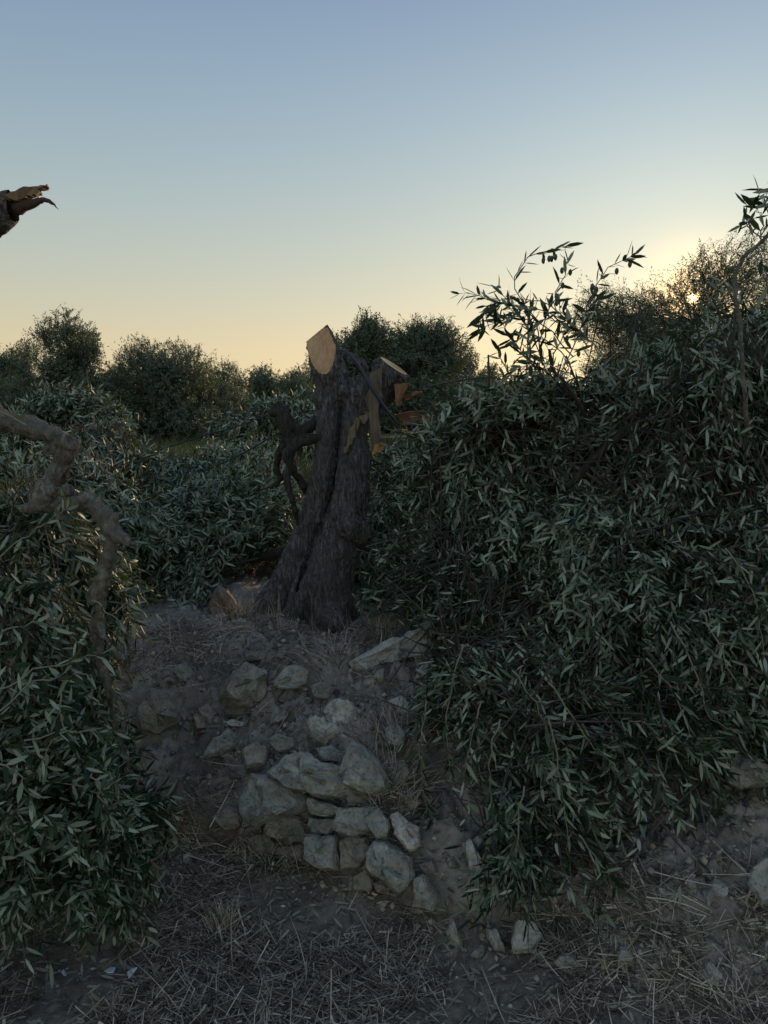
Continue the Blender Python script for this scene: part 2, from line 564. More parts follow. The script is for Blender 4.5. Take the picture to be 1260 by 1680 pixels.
def Z5(lst):
    return [(a / 2.1 + 700, b / 2.1 + 880) for a, b in lst]

wall = thing('dry_stone_wall', 'collapsed dry stone retaining wall of grey limestone in the earth bank below the stump', 'stone wall', hit(530, 1430))
WALL = [
    (STONE, [(475, 800), (515, 722), (600, 745), (680, 800), (700, 830), (610, 870), (570, 880), (525, 912), (485, 880)]),
    (STONE, [(590, 715), (640, 650), (700, 640), (745, 670), (830, 700), (845, 755), (815, 795), (735, 785), (650, 755)]),
    (STONE, [(620, 752), (700, 775), (705, 815), (680, 822)]),
    (STONE, [(832, 720), (850, 660), (875, 612), (965, 680), (978, 765), (935, 785), (855, 755)]),
    (STONE_EARTH, [(845, 765), (925, 780), (960, 795), (905, 825), (855, 832)]),
    (STONE, [(708, 800), (790, 822), (825, 838), (808, 865), (720, 862)]),
    (STONE, [(708, 868), (805, 876), (800, 905), (785, 935), (725, 920), (708, 895)]),
    (STONE, [(830, 840), (945, 835), (940, 915), (875, 935), (803, 915), (815, 870)]),
    (STONE, [(712, 935), (800, 940), (816, 960), (818, 1050), (760, 1050), (712, 1010)]),
    (STONE_EARTH, [(828, 965), (850, 942), (920, 945), (925, 1010), (890, 1050), (828, 1060)]),
    (STONE_EARTH, [(803, 950), (815, 942), (826, 965), (818, 985), (808, 978)]),
    (STONE_EARTH, [(600, 970), (695, 960), (700, 1015), (640, 1020), (600, 1000)]),
    (STONE, [(930, 990), (950, 960), (1010, 980), (1075, 1010), (1080, 1090), (1040, 1120), (980, 1080), (935, 1040)]),
    (STONE_EARTH, [(945, 1105), (975, 1090), (1045, 1133), (1030, 1155), (960, 1135)]),
    (STONE, [(1092, 1080), (1120, 1075), (1140, 1120), (1165, 1165), (1150, 1200), (1080, 1190), (1095, 1140)]),
    (STONE_PALE, [(1003, 870), (1030, 850), (1060, 880), (1100, 910), (1100, 970), (1070, 985), (1020, 930)]),
    (STONE_PALE, [(770, 500), (790, 460), (830, 447), (880, 465), (892, 510), (880, 555), (840, 575), (795, 550)]),
    (STONE_PALE, [(692, 545), (705, 515), (745, 518), (790, 550), (822, 575), (770, 615), (730, 590)]),
    (STONE, [(588, 390), (620, 340), (670, 330), (710, 355), (700, 400), (650, 413), (600, 408)]),
    (STONE_EARTH, [(600, 455), (625, 415), (670, 420), (680, 460), (640, 475)]),
    (STONE_EARTH, [(400, 440), (430, 370), (480, 330), (540, 350), (560, 400), (535, 460), (520, 480), (430, 465)]),
    (STONE_EARTH, [(410, 492), (440, 472), (530, 478), (535, 495), (470, 510), (420, 512)]),
    (STONE_PALE, [(412, 530), (440, 522), (480, 535), (475, 548), (430, 545)]),
    (STONE, [(345, 660), (360, 610), (435, 565), (445, 590), (440, 620), (380, 650)]),
    (STONE_EARTH, [(110, 480), (150, 420), (200, 450), (245, 500), (240, 530), (180, 570), (120, 560)]),
    (STONE, [(575, 540), (590, 510), (640, 475), (655, 480), (620, 525)]),
    (STONE_EARTH, [(415, 215), (430, 200), (480, 198), (475, 212), (440, 222)]),
    (STONE_EARTH, [(580, 370), (600, 330), (640, 300), (640, 325), (600, 365)]),
    (STONE_EARTH, [(585, 300), (620, 265), (640, 270), (625, 300), (595, 312)]),
    (STONE_EARTH, [(365, 870), (420, 830), (468, 850), (470, 900), (420, 915)]),
    (STONE_EARTH, [(300, 500), (350, 470), (390, 500), (380, 550), (320, 560)]),
    (STONE_EARTH, [(560, 880), (640, 860), (690, 880), (690, 935), (600, 945), (560, 920)]),
    (STONE_EARTH, [(120, 985), (150, 955), (165, 985), (150, 1005)]),
    (STONE_EARTH, [(212, 962), (235, 940), (248, 970), (225, 982)]),
    (STONE, [(265, 1010), (290, 1000), (285, 1040), (265, 1035)]),
    (STONE_EARTH, [(255, 950), (285, 940), (300, 968), (275, 980)]),
    (STONE_PALE, [(990, 460), (1030, 445), (1065, 480), (1050, 510), (1010, 500)]),
    (STONE, [(940, 370), (980, 350), (975, 380)]),
    (STONE_EARTH, [(1105, 1040), (1150, 1020), (1165, 1060), (1130, 1075)]),
    (STONE_EARTH, [(1040, 800), (1080, 780), (1110, 820), (1070, 850)]),
    (STONE, [(560, 600), (600, 575), (655, 590), (660, 625), (600, 640)]),
    (STONE_EARTH, [(470, 640), (520, 610), (560, 640), (550, 690), (490, 700)]),
    (STONE, [(735, 625), (790, 612), (835, 640), (825, 680), (760, 665)]),
    (STONE, [(905, 870), (960, 840), (1000, 880), (990, 945), (950, 950)]),
    (STONE_EARTH, [(640, 905), (700, 890), (706, 950), (650, 955)]),
    (STONE_EARTH, [(500, 940), (560, 925), (595, 960), (590, 1000), (520, 1000)]),
    (STONE_EARTH, [(720, 410), (770, 395), (800, 420), (780, 450), (735, 450)]),
    (STONE_EARTH, [(480, 270), (540, 250), (570, 275), (550, 310), (495, 315)]),
    (STONE_EARTH, [(870, 1080), (920, 1050), (945, 1090), (935, 1130), (880, 1125)]),
    (STONE, [(985, 560), (1030, 540), (1060, 580), (1040, 620), (995, 615)]),
    (STONE_EARTH, [(1000, 690), (1050, 670), (1075, 715), (1050, 760), (1005, 750)]),
]
for i, (m, pl) in enumerate(WALL):
    push = .85 if m is not STONE_EARTH else .55
    stone('stone', Z2(pl), mat=m, parent=wall, seed=i * 7, push=push)

def rubble():
    r = np.random.default_rng(55)
    src = [o for o in wall.children][4:16]
    base = np.array(base_of(wall))
    for i in range(70):
        o0 = src[int(r.integers(len(src)))]
        co = np.array([v.co for v in o0.data.vertices][::5])
        c0 = co.mean(0)
        size = float(np.ptp(co, axis=0).max())
        x = r.uniform(-.95, 1.15)
        f_ = float(np.interp(x, FX, FY))
        y = f_ + r.normal() * .07 - .01 if r.uniform() < .6 else f_ + r.uniform(0, .75) * (float(np.interp(x, TX, TY)) - f_)
        k = r.gamma(3, .009) + .014
        z = float(hgt(np.array([x]), np.array([y]))[0])
        m = Matrix.Translation(Vector((x, y, z + k * .12)) - Vector(base)) @ Matrix.Rotation(r.uniform(0, 6.28), 4, unit(r.normal(size=3)).tolist()) @ Matrix.Scale(k / size, 4) @ Matrix.Translation(-Vector(c0))
        o = o0.copy()
        col.objects.link(o)
        o.parent = wall
        o.matrix_local = m
rubble()
def rock(pl, mat, label, seed, push=.55, thick=None, tilt=.5, cat='rock', Y=None, name='rock'):
    o = stone(name, pl, mat=mat, seed=seed, push=push, thick=thick, tilt=tilt, Y=Y)
    return tag(o, label, cat, 'loose rocks on the bank')
rock(Z2([(870, 320), (1010, 240), (1110, 190), (1145, 200), (1150, 290), (1050, 310), (960, 335), (915, 358)]), STONE_PALE,
     'long pale limestone slab lying tilted on the bank edge in front of the right branches', 501, .7, .14, .25, name='stone_slab')
rock(Z2([(345, 120), (390, 52), (440, 95), (452, 112), (425, 135), (405, 160), (370, 165)]), STONE_RED,
     'upright reddish angular rock on the terrace edge left of the stump', 502, .8, tilt=0)
rock(Z2([(428, 152), (453, 122), (482, 150), (460, 172), (436, 168)]), STONE_RED, 'small reddish rock leaning against the upright angular rock', 503, .8, tilt=0)
rock(Z2([(20, 50), (45, 22), (90, 45), (95, 72), (40, 74)]), STONE_PALE, 'white rock half hidden by leaves behind the contorted hanging limb', 504, .8, tilt=0, Y=3.5)
rock(Z2([(250, 120), (300, 115), (320, 140), (270, 150)]), STONE_PALE, 'flat pale stone on the terrace left of the upright reddish rock', 505, .6, tilt=.2)
rock(Z2([(1098, 350), (1150, 310), (1165, 360), (1130, 385)]), STONE, 'grey stone tucked below the right end of the pale slab', 506, .6)
rock(Z2([(1150, 200), (1215, 190), (1210, 215), (1160, 215)]), STONE_PALE, 'thin pale stone behind the right end of the long slab', 507, .7, tilt=.2)
rock(Z5([(985, 755), (1060, 750), (1110, 760), (1176, 800), (1190, 850), (1080, 875), (1040, 850), (1030, 810)]), STONE,
     'grey blocky rock at the right edge poking out below the branches', 508, .9, tilt=.1)
rock(Z5([(1120, 1150), (1176, 1120), (1200, 1180), (1190, 1260), (1150, 1270), (1110, 1200)]), STONE, 'grey rock at the right picture edge above the spilled earth heap', 509, .7)
rock(Z5([(125, 1055), (150, 1050), (180, 1110), (215, 1160), (205, 1195), (175, 1200), (150, 1140)]), STONE_PALE,
     'narrow whitish stone standing on end at the foot of the bank', 510, .8)
rock(Z5([(160, 1050), (185, 1035), (200, 1055), (180, 1078)]), STONE_PALE, 'small round pale stone on top of the narrow whitish stone', 511, 1.1)
rock(Z5([(305, 1390), (320, 1330), (370, 1340), (395, 1380), (360, 1425), (305, 1430)]), STONE_PALE,
     'pale blocky stone on the ground below the hanging branch tips', 512, .9)
rock(Z5([(205, 1360), (240, 1365), (270, 1430), (235, 1425)]), STONE, 'small grey stone lying left of the pale blocky stone', 513, .8)
rock(Z5([(430, 1220), (470, 1210), (462, 1250), (440, 1270)]), STONE, 'small grey stone between the hanging leaves and the earth heap', 514, .8)
rock(Z5([(1155, 1400), (1185, 1385), (1195, 1425), (1165, 1430)]), STONE_PALE, 'small pale stone at the right edge of the earth heap', 515, .8)

# ------------------------------------------------------------------ implicit bodies (trunks, gnarled limbs)
class SDF:
    def __init__(s, lo, hi, h):
        s.lo, s.h = np.array(lo, float), h
        s.n = np.ceil((np.array(hi) - s.lo) / h).astype(int) + 1
        s.v = np.full(s.n, .25, np.float32)
        s.planes = []
    def _box(s, a, b, m):
        i0 = np.clip(np.floor((np.minimum(a, b) - m - s.lo) / s.h).astype(int), 0, s.n - 1)
        i1 = np.clip(np.ceil((np.maximum(a, b) + m - s.lo) / s.h).astype(int) + 1, 1, s.n)
        ax = [(s.lo[k] + np.arange(i0[k], i1[k]) * s.h).astype(np.float32) for k in range(3)]
        return tuple(slice(i0[k], i1[k]) for k in range(3)), np.meshgrid(*ax, indexing='ij')
    def cap(s, a, b, ra, rb, k=.02, planes=(), flat=None):
        a, b = np.asarray(a, float), np.asarray(b, float)
        m = max(ra, rb) + k + 4 * s.h
        sl, (X, Y, Z) = s._box(a, b, m)
        if X.size == 0:
            return
        d = b - a
        L = max(float(d @ d), 1e-9)
        t = np.clip(((X - a[0]) * d[0] + (Y - a[1]) * d[1] + (Z - a[2]) * d[2]) / L, 0, 1)
        q = np.sqrt((X - a[0] - t * d[0]) ** 2 + (Y - a[1] - t * d[1]) ** 2 + (Z - a[2] - t * d[2]) ** 2) - (ra + (rb - ra) * t)
        for n, p0 in planes:
            q = np.maximum(q, (X - p0[0]) * n[0] + (Y - p0[1]) * n[1] + (Z - p0[2]) * n[2])
        o = s.v[sl]
        if k > 0:
            hh = np.clip(.5 + .5 * (o - q) / k, 0, 1)
            s.v[sl] = o * (1 - hh) + q * hh - k * hh * (1 - hh)
        else:
            s.v[sl] = np.minimum(o, q)
    def carve(s, a, b, r_, k):
        sl, (X, Y, Z) = s._box(a, b, r_ + k + 3 * s.h)
        d = b - a
        t = np.clip(((X - a[0]) * d[0] + (Y - a[1]) * d[1] + (Z - a[2]) * d[2]) / float(d @ d), 0, 1)
        q = np.sqrt((X - a[0] - t * d[0]) ** 2 + ((Y - a[1] - t * d[1]) * .35) ** 2 + (Z - a[2] - t * d[2]) ** 2) - r_
        o = s.v[sl]
        hh = np.clip(.5 - .5 * (o + q) / k, 0, 1)
        s.v[sl] = o * (1 - hh) - q * hh + k * hh * (1 - hh)
    def chain(s, pts, rad, k=.02, link=.012):
        for i in range(len(pts) - 1):
            s.cap(pts[i], pts[i + 1], rad[i], rad[i + 1], k if i == 0 else link)
    def clip(s, n, p0, a, m):
        sl, (X, Y, Z) = s._box(np.asarray(a), np.asarray(a), m)
        s.v[sl] = np.maximum(s.v[sl], (X - p0[0]) * n[0] + (Y - p0[1]) * n[1] + (Z - p0[2]) * n[2])
    def mesh(s):
        v = s.v
        ins = v < 0
        c = [ins[i:i + s.n[0] - 1, j:j + s.n[1] - 1, k:k + s.n[2] - 1] for i in (0, 1) for j in (0, 1) for k in (0, 1)]
        tot = sum(x.astype(np.int8) for x in c)
        act = (tot > 0) & (tot < 8)
        idx = np.argwhere(act)
        ids = np.full(act.shape, -1, np.int32)
        ids[act] = np.arange(len(idx))
        pos = np.zeros((len(idx), 3))
        cnt = np.zeros(len(idx))
        cor = [np.array((i, j, k)) for i in (0, 1) for j in (0, 1) for k in (0, 1)]
        for a in range(8):
            for b in range(a + 1, 8):
                if np.abs(cor[a] - cor[b]).sum() != 1:
                    continue
                ia, ib = idx + cor[a], idx + cor[b]
                va, vb = v[ia[:, 0], ia[:, 1], ia[:, 2]], v[ib[:, 0], ib[:, 1], ib[:, 2]]
                x = (va < 0) != (vb < 0)
                t = np.where(x, va / np.where(x, va - vb, 1), 0)
                pos += np.where(x[:, None], cor[a] + t[:, None] * (cor[b] - cor[a]), 0)
                cnt += x
        V = s.lo + (idx + pos / cnt[:, None]) * s.h
        Q = []
        for ax in range(3):
            o1, o2 = (ax + 1) % 3, (ax + 2) % 3
            sa = [slice(0, s.n[k]) for k in range(3)]
            sb = list(sa)
            sa[ax], sb[ax] = slice(0, s.n[ax] - 1), slice(1, s.n[ax])
            A, B = ins[tuple(sa)], ins[tuple(sb)]
            e = np.argwhere(A != B)
            e = e[(e[:, o1] > 0) & (e[:, o2] > 0) & (e[:, o1] < s.n[o1] - 1) & (e[:, o2] < s.n[o2] - 1)]
            f = A[e[:, 0], e[:, 1], e[:, 2]]
            u, w2 = np.eye(3, dtype=int)[o1], np.eye(3, dtype=int)[o2]
            g = lambda x: ids[x[:, 0], x[:, 1], x[:, 2]]
            q = np.stack([g(e - u - w2), g(e - w2), g(e), g(e - u)], 1)
            q = np.where(f[:, None], q, q[:, ::-1])
            Q.append(q)
        return V, np.concatenate(Q)
def vnormals(V, Q):
    n = np.cross(V[Q[:, 2]] - V[Q[:, 0]], V[Q[:, 3]] - V[Q[:, 1]])
    out = np.zeros_like(V)
    for k in range(4):
        np.add.at(out, Q[:, k], n)
    return unit(out), unit(n)
def compact(V, Q):
    u, inv = np.unique(Q.ravel(), return_inverse=True)
    return V[u], inv.reshape(Q.shape)
def body(name, sdf, mat, parent, planes=(), disp=None, cutmats=(), cutnames=()):
    V, Q = sdf.mesh()
    vn, fn = vnormals(V, Q)
    on_v = np.zeros(len(V), bool)
    rest = np.ones(len(Q), bool)
    cuts = []
    for n, p0, cen, rad in planes:
        n = unit(n)
        dist = (V - p0) @ n
        nearv = (np.abs(dist) < sdf.h * .9) & (np.linalg.norm(V - cen, axis=1) < rad)
        m = nearv[Q].all(1) & (fn @ n > .93)
        vs = np.unique(Q[m])
        V[vs] -= np.outer(dist[vs], n)
        on_v[vs] = True
        cuts.append(m & rest)
        rest &= ~m
    if disp is not None:
        V = V + np.where(on_v[:, None], 0, vn * disp(V, vn)[:, None])
    o = mesh_np(name, *compact(V, Q[rest]), mat, parent)
    for m, cm, cn in zip(cuts, cutmats, cutnames):
        if m.any():
            mesh_np(cn, *compact(V, Q[m]), cm, parent, smooth=False)
    return o

def resample(pts, n, jitter=0.0, seed=0):
    pts = np.asarray(pts, float)
    m = len(pts)
    t = np.linspace(0, m - 1, n)
    i = np.clip(t.astype(int), 0, m - 2)
    u = (t - i)[:, None]
    g = lambda k: pts[np.clip(k, 0, m - 1)]
    p0, p1, p2, p3 = g(i - 1), g(i), g(i + 1), g(i + 2)
    o = .5 * ((2 * p1) + (-p0 + p2) * u + (2 * p0 - 5 * p1 + 4 * p2 - p3) * u ** 2 + (-p0 + 3 * p1 - 3 * p2 + p3) * u ** 3)
    if jitter:
        o[1:-1] += np.random.default_rng(seed).normal(size=(n - 2, 3)) * jitter
    return o
def tubes(C, r, sides=4):
    """C (N,K,3) centre lines, r (N,K) radii -> verts, quads"""
    Nn, K = C.shape[:2]
    T = unit(np.gradient(C, axis=1))
    ref = np.where(np.abs(T[:, :1, 2:3]) > .8, np.array((1., 0, 0)), np.array((0, 0, 1.)))
    a = unit(np.cross(T, np.broadcast_to(ref, T.shape)))
    b = np.cross(T, a)
    an = np.arange(sides) / sides * 2 * np.pi
    V = C[:, :, None] + r[:, :, None, None] * (a[:, :, None] * np.cos(an)[:, None] + b[:, :, None] * np.sin(an)[:, None])
    base = (np.arange(Nn)[:, None, None] * K + np.arange(K - 1)[None, :, None]) * sides
    i = np.arange(sides)[None, None]
    j = (i + 1) % sides
    F = np.stack([base + i, base + j, base + sides + j, base + sides + i], -1).reshape(-1, 4)
    return V.reshape(-1, 3), F
def tube_obj(name, pts, rad, mat, parent=None, n=24, sides=8, jitter=0.0, seed=0, bumpy=0.0, origin=None):
    C = resample(pts, n, jitter, seed)
    r = np.interp(np.linspace(0, 1, n), np.linspace(0, 1, len(rad)), rad)
    V, F = tubes(C[None], r[None], sides)
    if bumpy:
        cc = np.repeat(C, sides, 0)
        V = V + unit(V - cc) * (fbm(V * 18, 3, seed) * bumpy)[:, None]
    k = len(V)
    V = np.concatenate([V, C[:1], C[-1:]])
    i = np.arange(sides)
    j = (i + 1) % sides
    T = np.concatenate([np.stack([np.full(sides, k), j, i], 1), np.stack([np.full(sides, k + 1), (n - 1) * sides + i, (n - 1) * sides + j], 1)])
    return mesh_np(name, V, [F, T], mat, parent, origin=origin)
def slab(name, front, thick, mat, parent, sub=5, rough=.0045, seed=0):
    """Torn strip of wood: outline given as world points, real thickness away from the viewer, ragged faces."""
    front = np.asarray(front, float)
    n = len(front)
    ring = []
    for i in range(n):
        for t in np.linspace(0, 1, sub + 1)[:-1]:
            ring.append(front[i] * (1 - t) + front[(i + 1) % n] * t)
    ring = np.array(ring)
    r = np.random.default_rng(seed)
    ring = ring + r.normal(size=ring.shape) * rough
    c = ring.mean(0)
    back = c + (ring - c) * .92 + np.array((0, thick, 0)) + r.normal(size=ring.shape) * rough
    import bmesh
    bm = bmesh.new()
    base = Vector(base_of(parent))
    f = [bm.verts.new(Vector(v) - base) for v in ring]
    b = [bm.verts.new(Vector(v) - base) for v in back]
    bm.faces.new(f)
    bm.faces.new(b[::-1])
    for i in range(len(f)):
        j = (i + 1) % len(f)
        bm.faces.new((f[j], f[i], b[i], b[j]))
    bmesh.ops.triangulate(bm, faces=[q for q in bm.faces if len(q.verts) > 4])
    bmesh.ops.recalc_face_normals(bm, faces=bm.faces)
    me = bpy.data.meshes.new(name)
    bm.to_mesh(me)
    bm.free()
    me.materials.append(mat)
    o = bpy.data.objects.new(name, me)
    col.objects.link(o)
    o.parent = parent
    return o

# ------------------------------------------------------------------ the sawn olive stump
SY = 3.5
def S(px, py, dy=0.0):
    return P(px, py, SY + dy)
def stump():
    t = thing('olive_stump', 'thick twisted grey olive trunk sawn off on the bank with torn pale wood on top', 'tree stump', S(530, 1000, .02))
    lo, hi = S(410, 1045, 0), S(700, 510, 0)
    s = SDF((lo[0], SY - .42, lo[2]), (hi[0], SY + .36, hi[2] + .04), .0050)
    rs = [(588, 645, 0, .070), (580, 700, -.02, .062), (581, 750, -.04, .072), (577, 800, -.05, .078), (567, 850, -.06, .088), (552, 900, -.07, .104), (538, 950, -.08, .110), (535, 1012, -.09, .104)]
    s.chain([S(*q[:3]) for q in rs], [q[3] for q in rs], .02, .02)
    K1 = .007
    ls = [(541, 640, 0, .060), (539, 700, -.03, .050), (534, 750, -.03, .050), (526, 800, -.03, .052), (512, 850, -.03, .054), (491, 900, -.03, .060), (470, 950, -.03, .066), (450, 995, -.03, .078)]
    s.chain([S(*q[:3]) for q in ls], [q[3] for q in ls], K1, K1)
    bs = [(553, 640, .05, .07), (548, 720, .06, .07), (538, 800, .06, .08), (520, 870, .06, .09), (498, 940, .08, .1), (480, 1000, .1, .12)]
    s.chain([S(*q[:3]) for q in bs], [q[3] for q in bs], K1, .012)
    cs = [(562, 650, .10, .08), (568, 750, .11, .09), (555, 850, .12, .105), (522, 990, .13, .14)]
    s.chain([S(*q[:3]) for q in cs], [q[3] for q in cs], .008, .008)
    s.chain([S(452, 985, -.03), S(432, 1003, -.03), S(412, 1015, -.02)], [.07, .05, .02], .03)
    s.chain([S(542, 990, -.12), S(550, 1018, -.2)], [.09, .05], .03)
    s.chain([S(497, 930, -.09), S(492, 975, -.12), S(482, 1010, -.14)], [.03, .045, .04], .012)
    s.chain([S(560, 985, -.05), S(575, 1010, -.03)], [.06, .04], .03)
    for a_, b_ in zip([(557, 645, -.055), (557, 700, -.06), (552, 750, -.075), (546, 800, -.085), (538, 840, -.095), (526, 870, -.10), (509, 900, -.105), (498, 935, -.115), (489, 965, -.12)],
                      [(557, 700, -.06), (552, 750, -.075), (546, 800, -.085), (538, 840, -.095), (526, 870, -.10), (509, 900, -.105), (498, 935, -.115), (489, 965, -.12), (483, 1003, -.13)]):
        s.carve(S(*a_), S(*b_), .011, .012)
    # burl at half height, its lip folded over
    s.cap(S(572, 862, -.165), S(594, 876, -.135), .056, .052, .010)
    s.cap(S(590, 880, -.10), S(602, 893, -.06), .036, .03, .02)
    s.cap(S(548, 846, -.145), S(578, 838, -.16), .016, .024, .012)
    # gnarled head
    for a in ((550, 640, .035, .060), (574, 644, .03, .058), (536, 655, -.02, .044), (525, 648, -.01, .030), (600, 656, -.02, .062), (560, 618, -.02, .030), (572, 588, .07, .024), (592, 598, .08, .028), (590, 642, -.04, .030), (560, 640, -.05, .032)):
        s.cap(S(*a[:3]), S(a[0] + 2, a[1] + 4, a[2]), a[3], a[3], .02)
    # left stub: sawn obliquely, then across the top
    A, B, G = S(498, 564, .03), S(535, 535, .02), S(523, 627, -.07)
    n1 = unit(np.cross(A - G, B - G))
    n1 = n1 if n1[1] < 0 else -n1
    n2 = unit(np.array((-.62, 0, .79)))
    n4 = unit(np.array((.90, .0, .42)))
    s.cap(S(552, 645, .005), S(513, 505, .02), .078, .072, .008, planes=((n1, A), (n2, A), (n4, S(540, 540, .02))))
    # right stub
    n3 = unit(np.array((.54, -.18, .82)))
    C3 = S(657, 608, -.02)
    s.cap(S(605, 668, 0), S(672, 560, -.02), .075, .074, .02, planes=((n3, C3),))
    def disp(V, vn):
        h = V[:, 2]
        tw = V[:, 0] + .45 * (h - 1.2) * .4
        q = np.stack([tw * 30, V[:, 1] * 30, h * 4.5], 1)
        d = .0042 * (1 - 2.4 * np.abs(fbm(q * 1.7, 4, 71))) + .005 * fbm(V * 11, 3, 75) + .0022 * fbm(V * 60, 2, 79)
        knob = smooth01((h - 1.55) / .1)
        return d + knob * (.012 * fbm(V * 22, 3, 81))
    body('trunk', s, BARK, t, planes=((n1, A, S(520, 585, 0), .14), (n2, A, S(518, 550, .05), .11), (n3, C3, C3, .11)), disp=disp,
         cutmats=(CUT_L, CUT_L, CUT_R), cutnames=('cut_face', 'cut_face', 'cut_face'))
    zz = lambda l, dy: [S(a / 3.111 + 400, b / 3.111 + 500, d) for (a, b), d in zip(l, dy if isinstance(dy, (list, tuple)) else [dy] * len(l))]
    slab('torn_strip', zz([(640, 365), (715, 305), (692, 430), (682, 560), (698, 680), (705, 712), (668, 735), (650, 745), (632, 600), (628, 470)], -.115), .022, WEATHERED, t, seed=1)
    slab('torn_tip', zz([(664, 722), (706, 700), (718, 722), (714, 745), (690, 752), (676, 748), (668, 762), (650, 768)], [-.12, -.12, -.10, -.10, -.12, -.125, -.13, -.13]), .006, CUT_THIN, t, rough=.002, seed=2)
    slab('torn_strip', zz([(632, 535), (590, 565), (562, 600), (540, 670), (518, 752), (535, 740), (562, 680), (588, 618), (634, 592)], [-.115, -.11, -.105, -.10, -.115, -.115, -.105, -.11, -.118]), .03, WEATHERED, t, seed=3)
    slab('splinter', zz([(795, 492), (815, 460), (860, 452), (908, 438), (880, 462), (840, 482)], .02), .02, CUT_RED, t, seed=4)
    slab('torn_face', zz([(770, 405), (815, 395), (858, 402), (838, 430), (808, 462), (798, 505), (786, 520), (778, 470)], [-.085, -.075, -.06, -.06, -.06, -.06, -.065, -.08]), .05, CUT_RED, t, rough=.005, seed=5)
    # contorted dead branch on the left of the trunk
    d = SDF(S(415, 880, -.15), S(545, 640, .15) + np.array((0, .0, 0)), .0045)
    zq = lambda l, r, dy: d.chain([S(a / 3.111 + 400, b / 3.111 + 500, q) for (a, b), q in zip(l, dy)], [x * .0028 / 3.111 for x in r], .01, .008)
    zq([(430, 575), (385, 595), (330, 622), (285, 650), (245, 605), (205, 562), (148, 548)], [36, 30, 27, 26, 24, 24, 20], [.02, .0, -.03, -.05, -.05, -.06, -.07])
    zq([(430, 672), (395, 680), (330, 688), (268, 706), (232, 690), (214, 640), (195, 590), (172, 520)], [30, 28, 26, 30, 24, 30, 30, 20], [0, -.04, -.06, -.07, -.07, -.07, -.07, -.05])
    zq([(265, 706), (222, 760), (238, 830), (215, 872), (235, 960), (262, 1050), (275, 1120)], [30, 27, 20, 17, 14, 13, 9], [-.07, -.09, -.09, -.1, -.1, -.09, -.07])
    zq([(212, 690), (178, 765), (165, 850), (190, 882), (168, 918), (88, 945)], [22, 19, 15, 15, 10, 5], [-.06, -.04, -.03, -.03, -.05, -.06])
    zq([(236, 775), (258, 850), (300, 915), (318, 960)], [22, 20, 20, 12], [-.08, -.05, -.02, .0])
    zq([(150, 548), (185, 515), (225, 545)], [18, 17, 16], [-.07, -.04, -.04])
    body('dead_branch', d, BARK_DEAD, t, disp=lambda V, vn: .004 * fbm(V * 40, 3, 91))
    return t
stump()
hs = [S(a / 3.111 + 400, b / 3.111 + 500, d) for a, b, d in ((480, 232, -.05), (510, 232, -.10), (545, 258, -.13), (590, 315, -.135), (625, 372, -.145), (655, 425, -.15), (690, 480, -.15), (735, 545, -.14), (782, 602, -.12))]
h = tube_obj('hose', hs, [.005, .006, .006, .0075, .009, .010, .0085, .006, .004], plain_mat('dark_rubber', (.035, .042, .055), .45, (.05, .058, .07), 15), None, 40, 8, origin=hs[4])
tag(h, 'dark bluish hose draped diagonally over the sawn head of the stump', 'hose')
def torn_limb():
    t = thing('torn_limb', 'split limb with raw reddish wood lying behind the right side of the stump', 'fallen limb', S(690, 690, .25))
    tube_obj('log', [S(672, 690, .3), S(705, 692, .26), (S(770, 705, .2)), S(860, 740, .0)], [.045, .05, .045, .03], BARK, t, 30, 10, bumpy=.006)
    slab('torn_face', [S(648, 680, .24), S(672, 676, .22), S(700, 674, .2), S(712, 680, .2), S(706, 694, .2), S(688, 699, .2), S(664, 695, .22)], .03, CUT_RED, t, seed=8)
    return t
torn_limb()

# ------------------------------------------------------------------ leaves and twigs
LEAF_U = np.array([(0, 0, 0), (.30, -.88, .0), (.30, 0, -.22), (.30, .88, .0), (.68, -.80, .0), (.68, 0, -.18), (.68, .80, .0), (1, 0, 0)])
LEAF_F = np.array([(0, 2, 1), (0, 3, 2), (1, 2, 5), (1, 5, 4), (2, 3, 6), (2, 6, 5), (4, 5, 7), (5, 6, 7)])
LOW_U = np.array([(0, 0, 0), (.45, -.85, .12), (1, 0, 0), (.45, .85, .12)])
LOW_F = np.array([(0, 2, 1), (0, 3, 2)])
def leaves_np(B, D, Nn, L, W, curl, var, low=False):
    U, F = (LOW_U, LOW_F) if low else (LEAF_U, LEAF_F)
    D = unit(D)
    Sd = unit(np.cross(D, Nn))
    Nn = np.cross(Sd, D)
    u, v, f = U[:, 0], U[:, 1], U[:, 2]
    V = (B[:, None] + D[:, None] * (L[:, None] * u)[..., None] - Sd[:, None] * (W[:, None] * v)[..., None]
         + Nn[:, None] * (W[:, None] * f - curl[:, None] * L[:, None] * u ** 2)[..., None])
    n, k = len(B), len(U)
    Fa = (np.arange(n)[:, None, None] * k + F[None]).reshape(-1, 3)
    return V.reshape(-1, 3), Fa, np.repeat(var, k)
def twig_lines(S0, D, L, K, droop, wig, r):
    n = len(S0)
    s = np.linspace(0, 1, K)
    D = unit(D)
    a = unit(np.cross(D, unit(r.normal(size=(n, 3)))))
    ph, fr = r.uniform(0, 6.28, n), r.uniform(.6, 1.3, n)
    wv = (np.sin(s[None] * np.pi * fr[:, None] * 1.6 + ph[:, None]) - np.sin(ph)[:, None]) * (wig * L)[:, None]
    C = S0[:, None] + D[:, None] * (L[:, None] * s)[..., None] + a[:, None] * wv[..., None]
    C[:, :, 2] -= (droop * L)[:, None] * s[None] ** 2
    return C
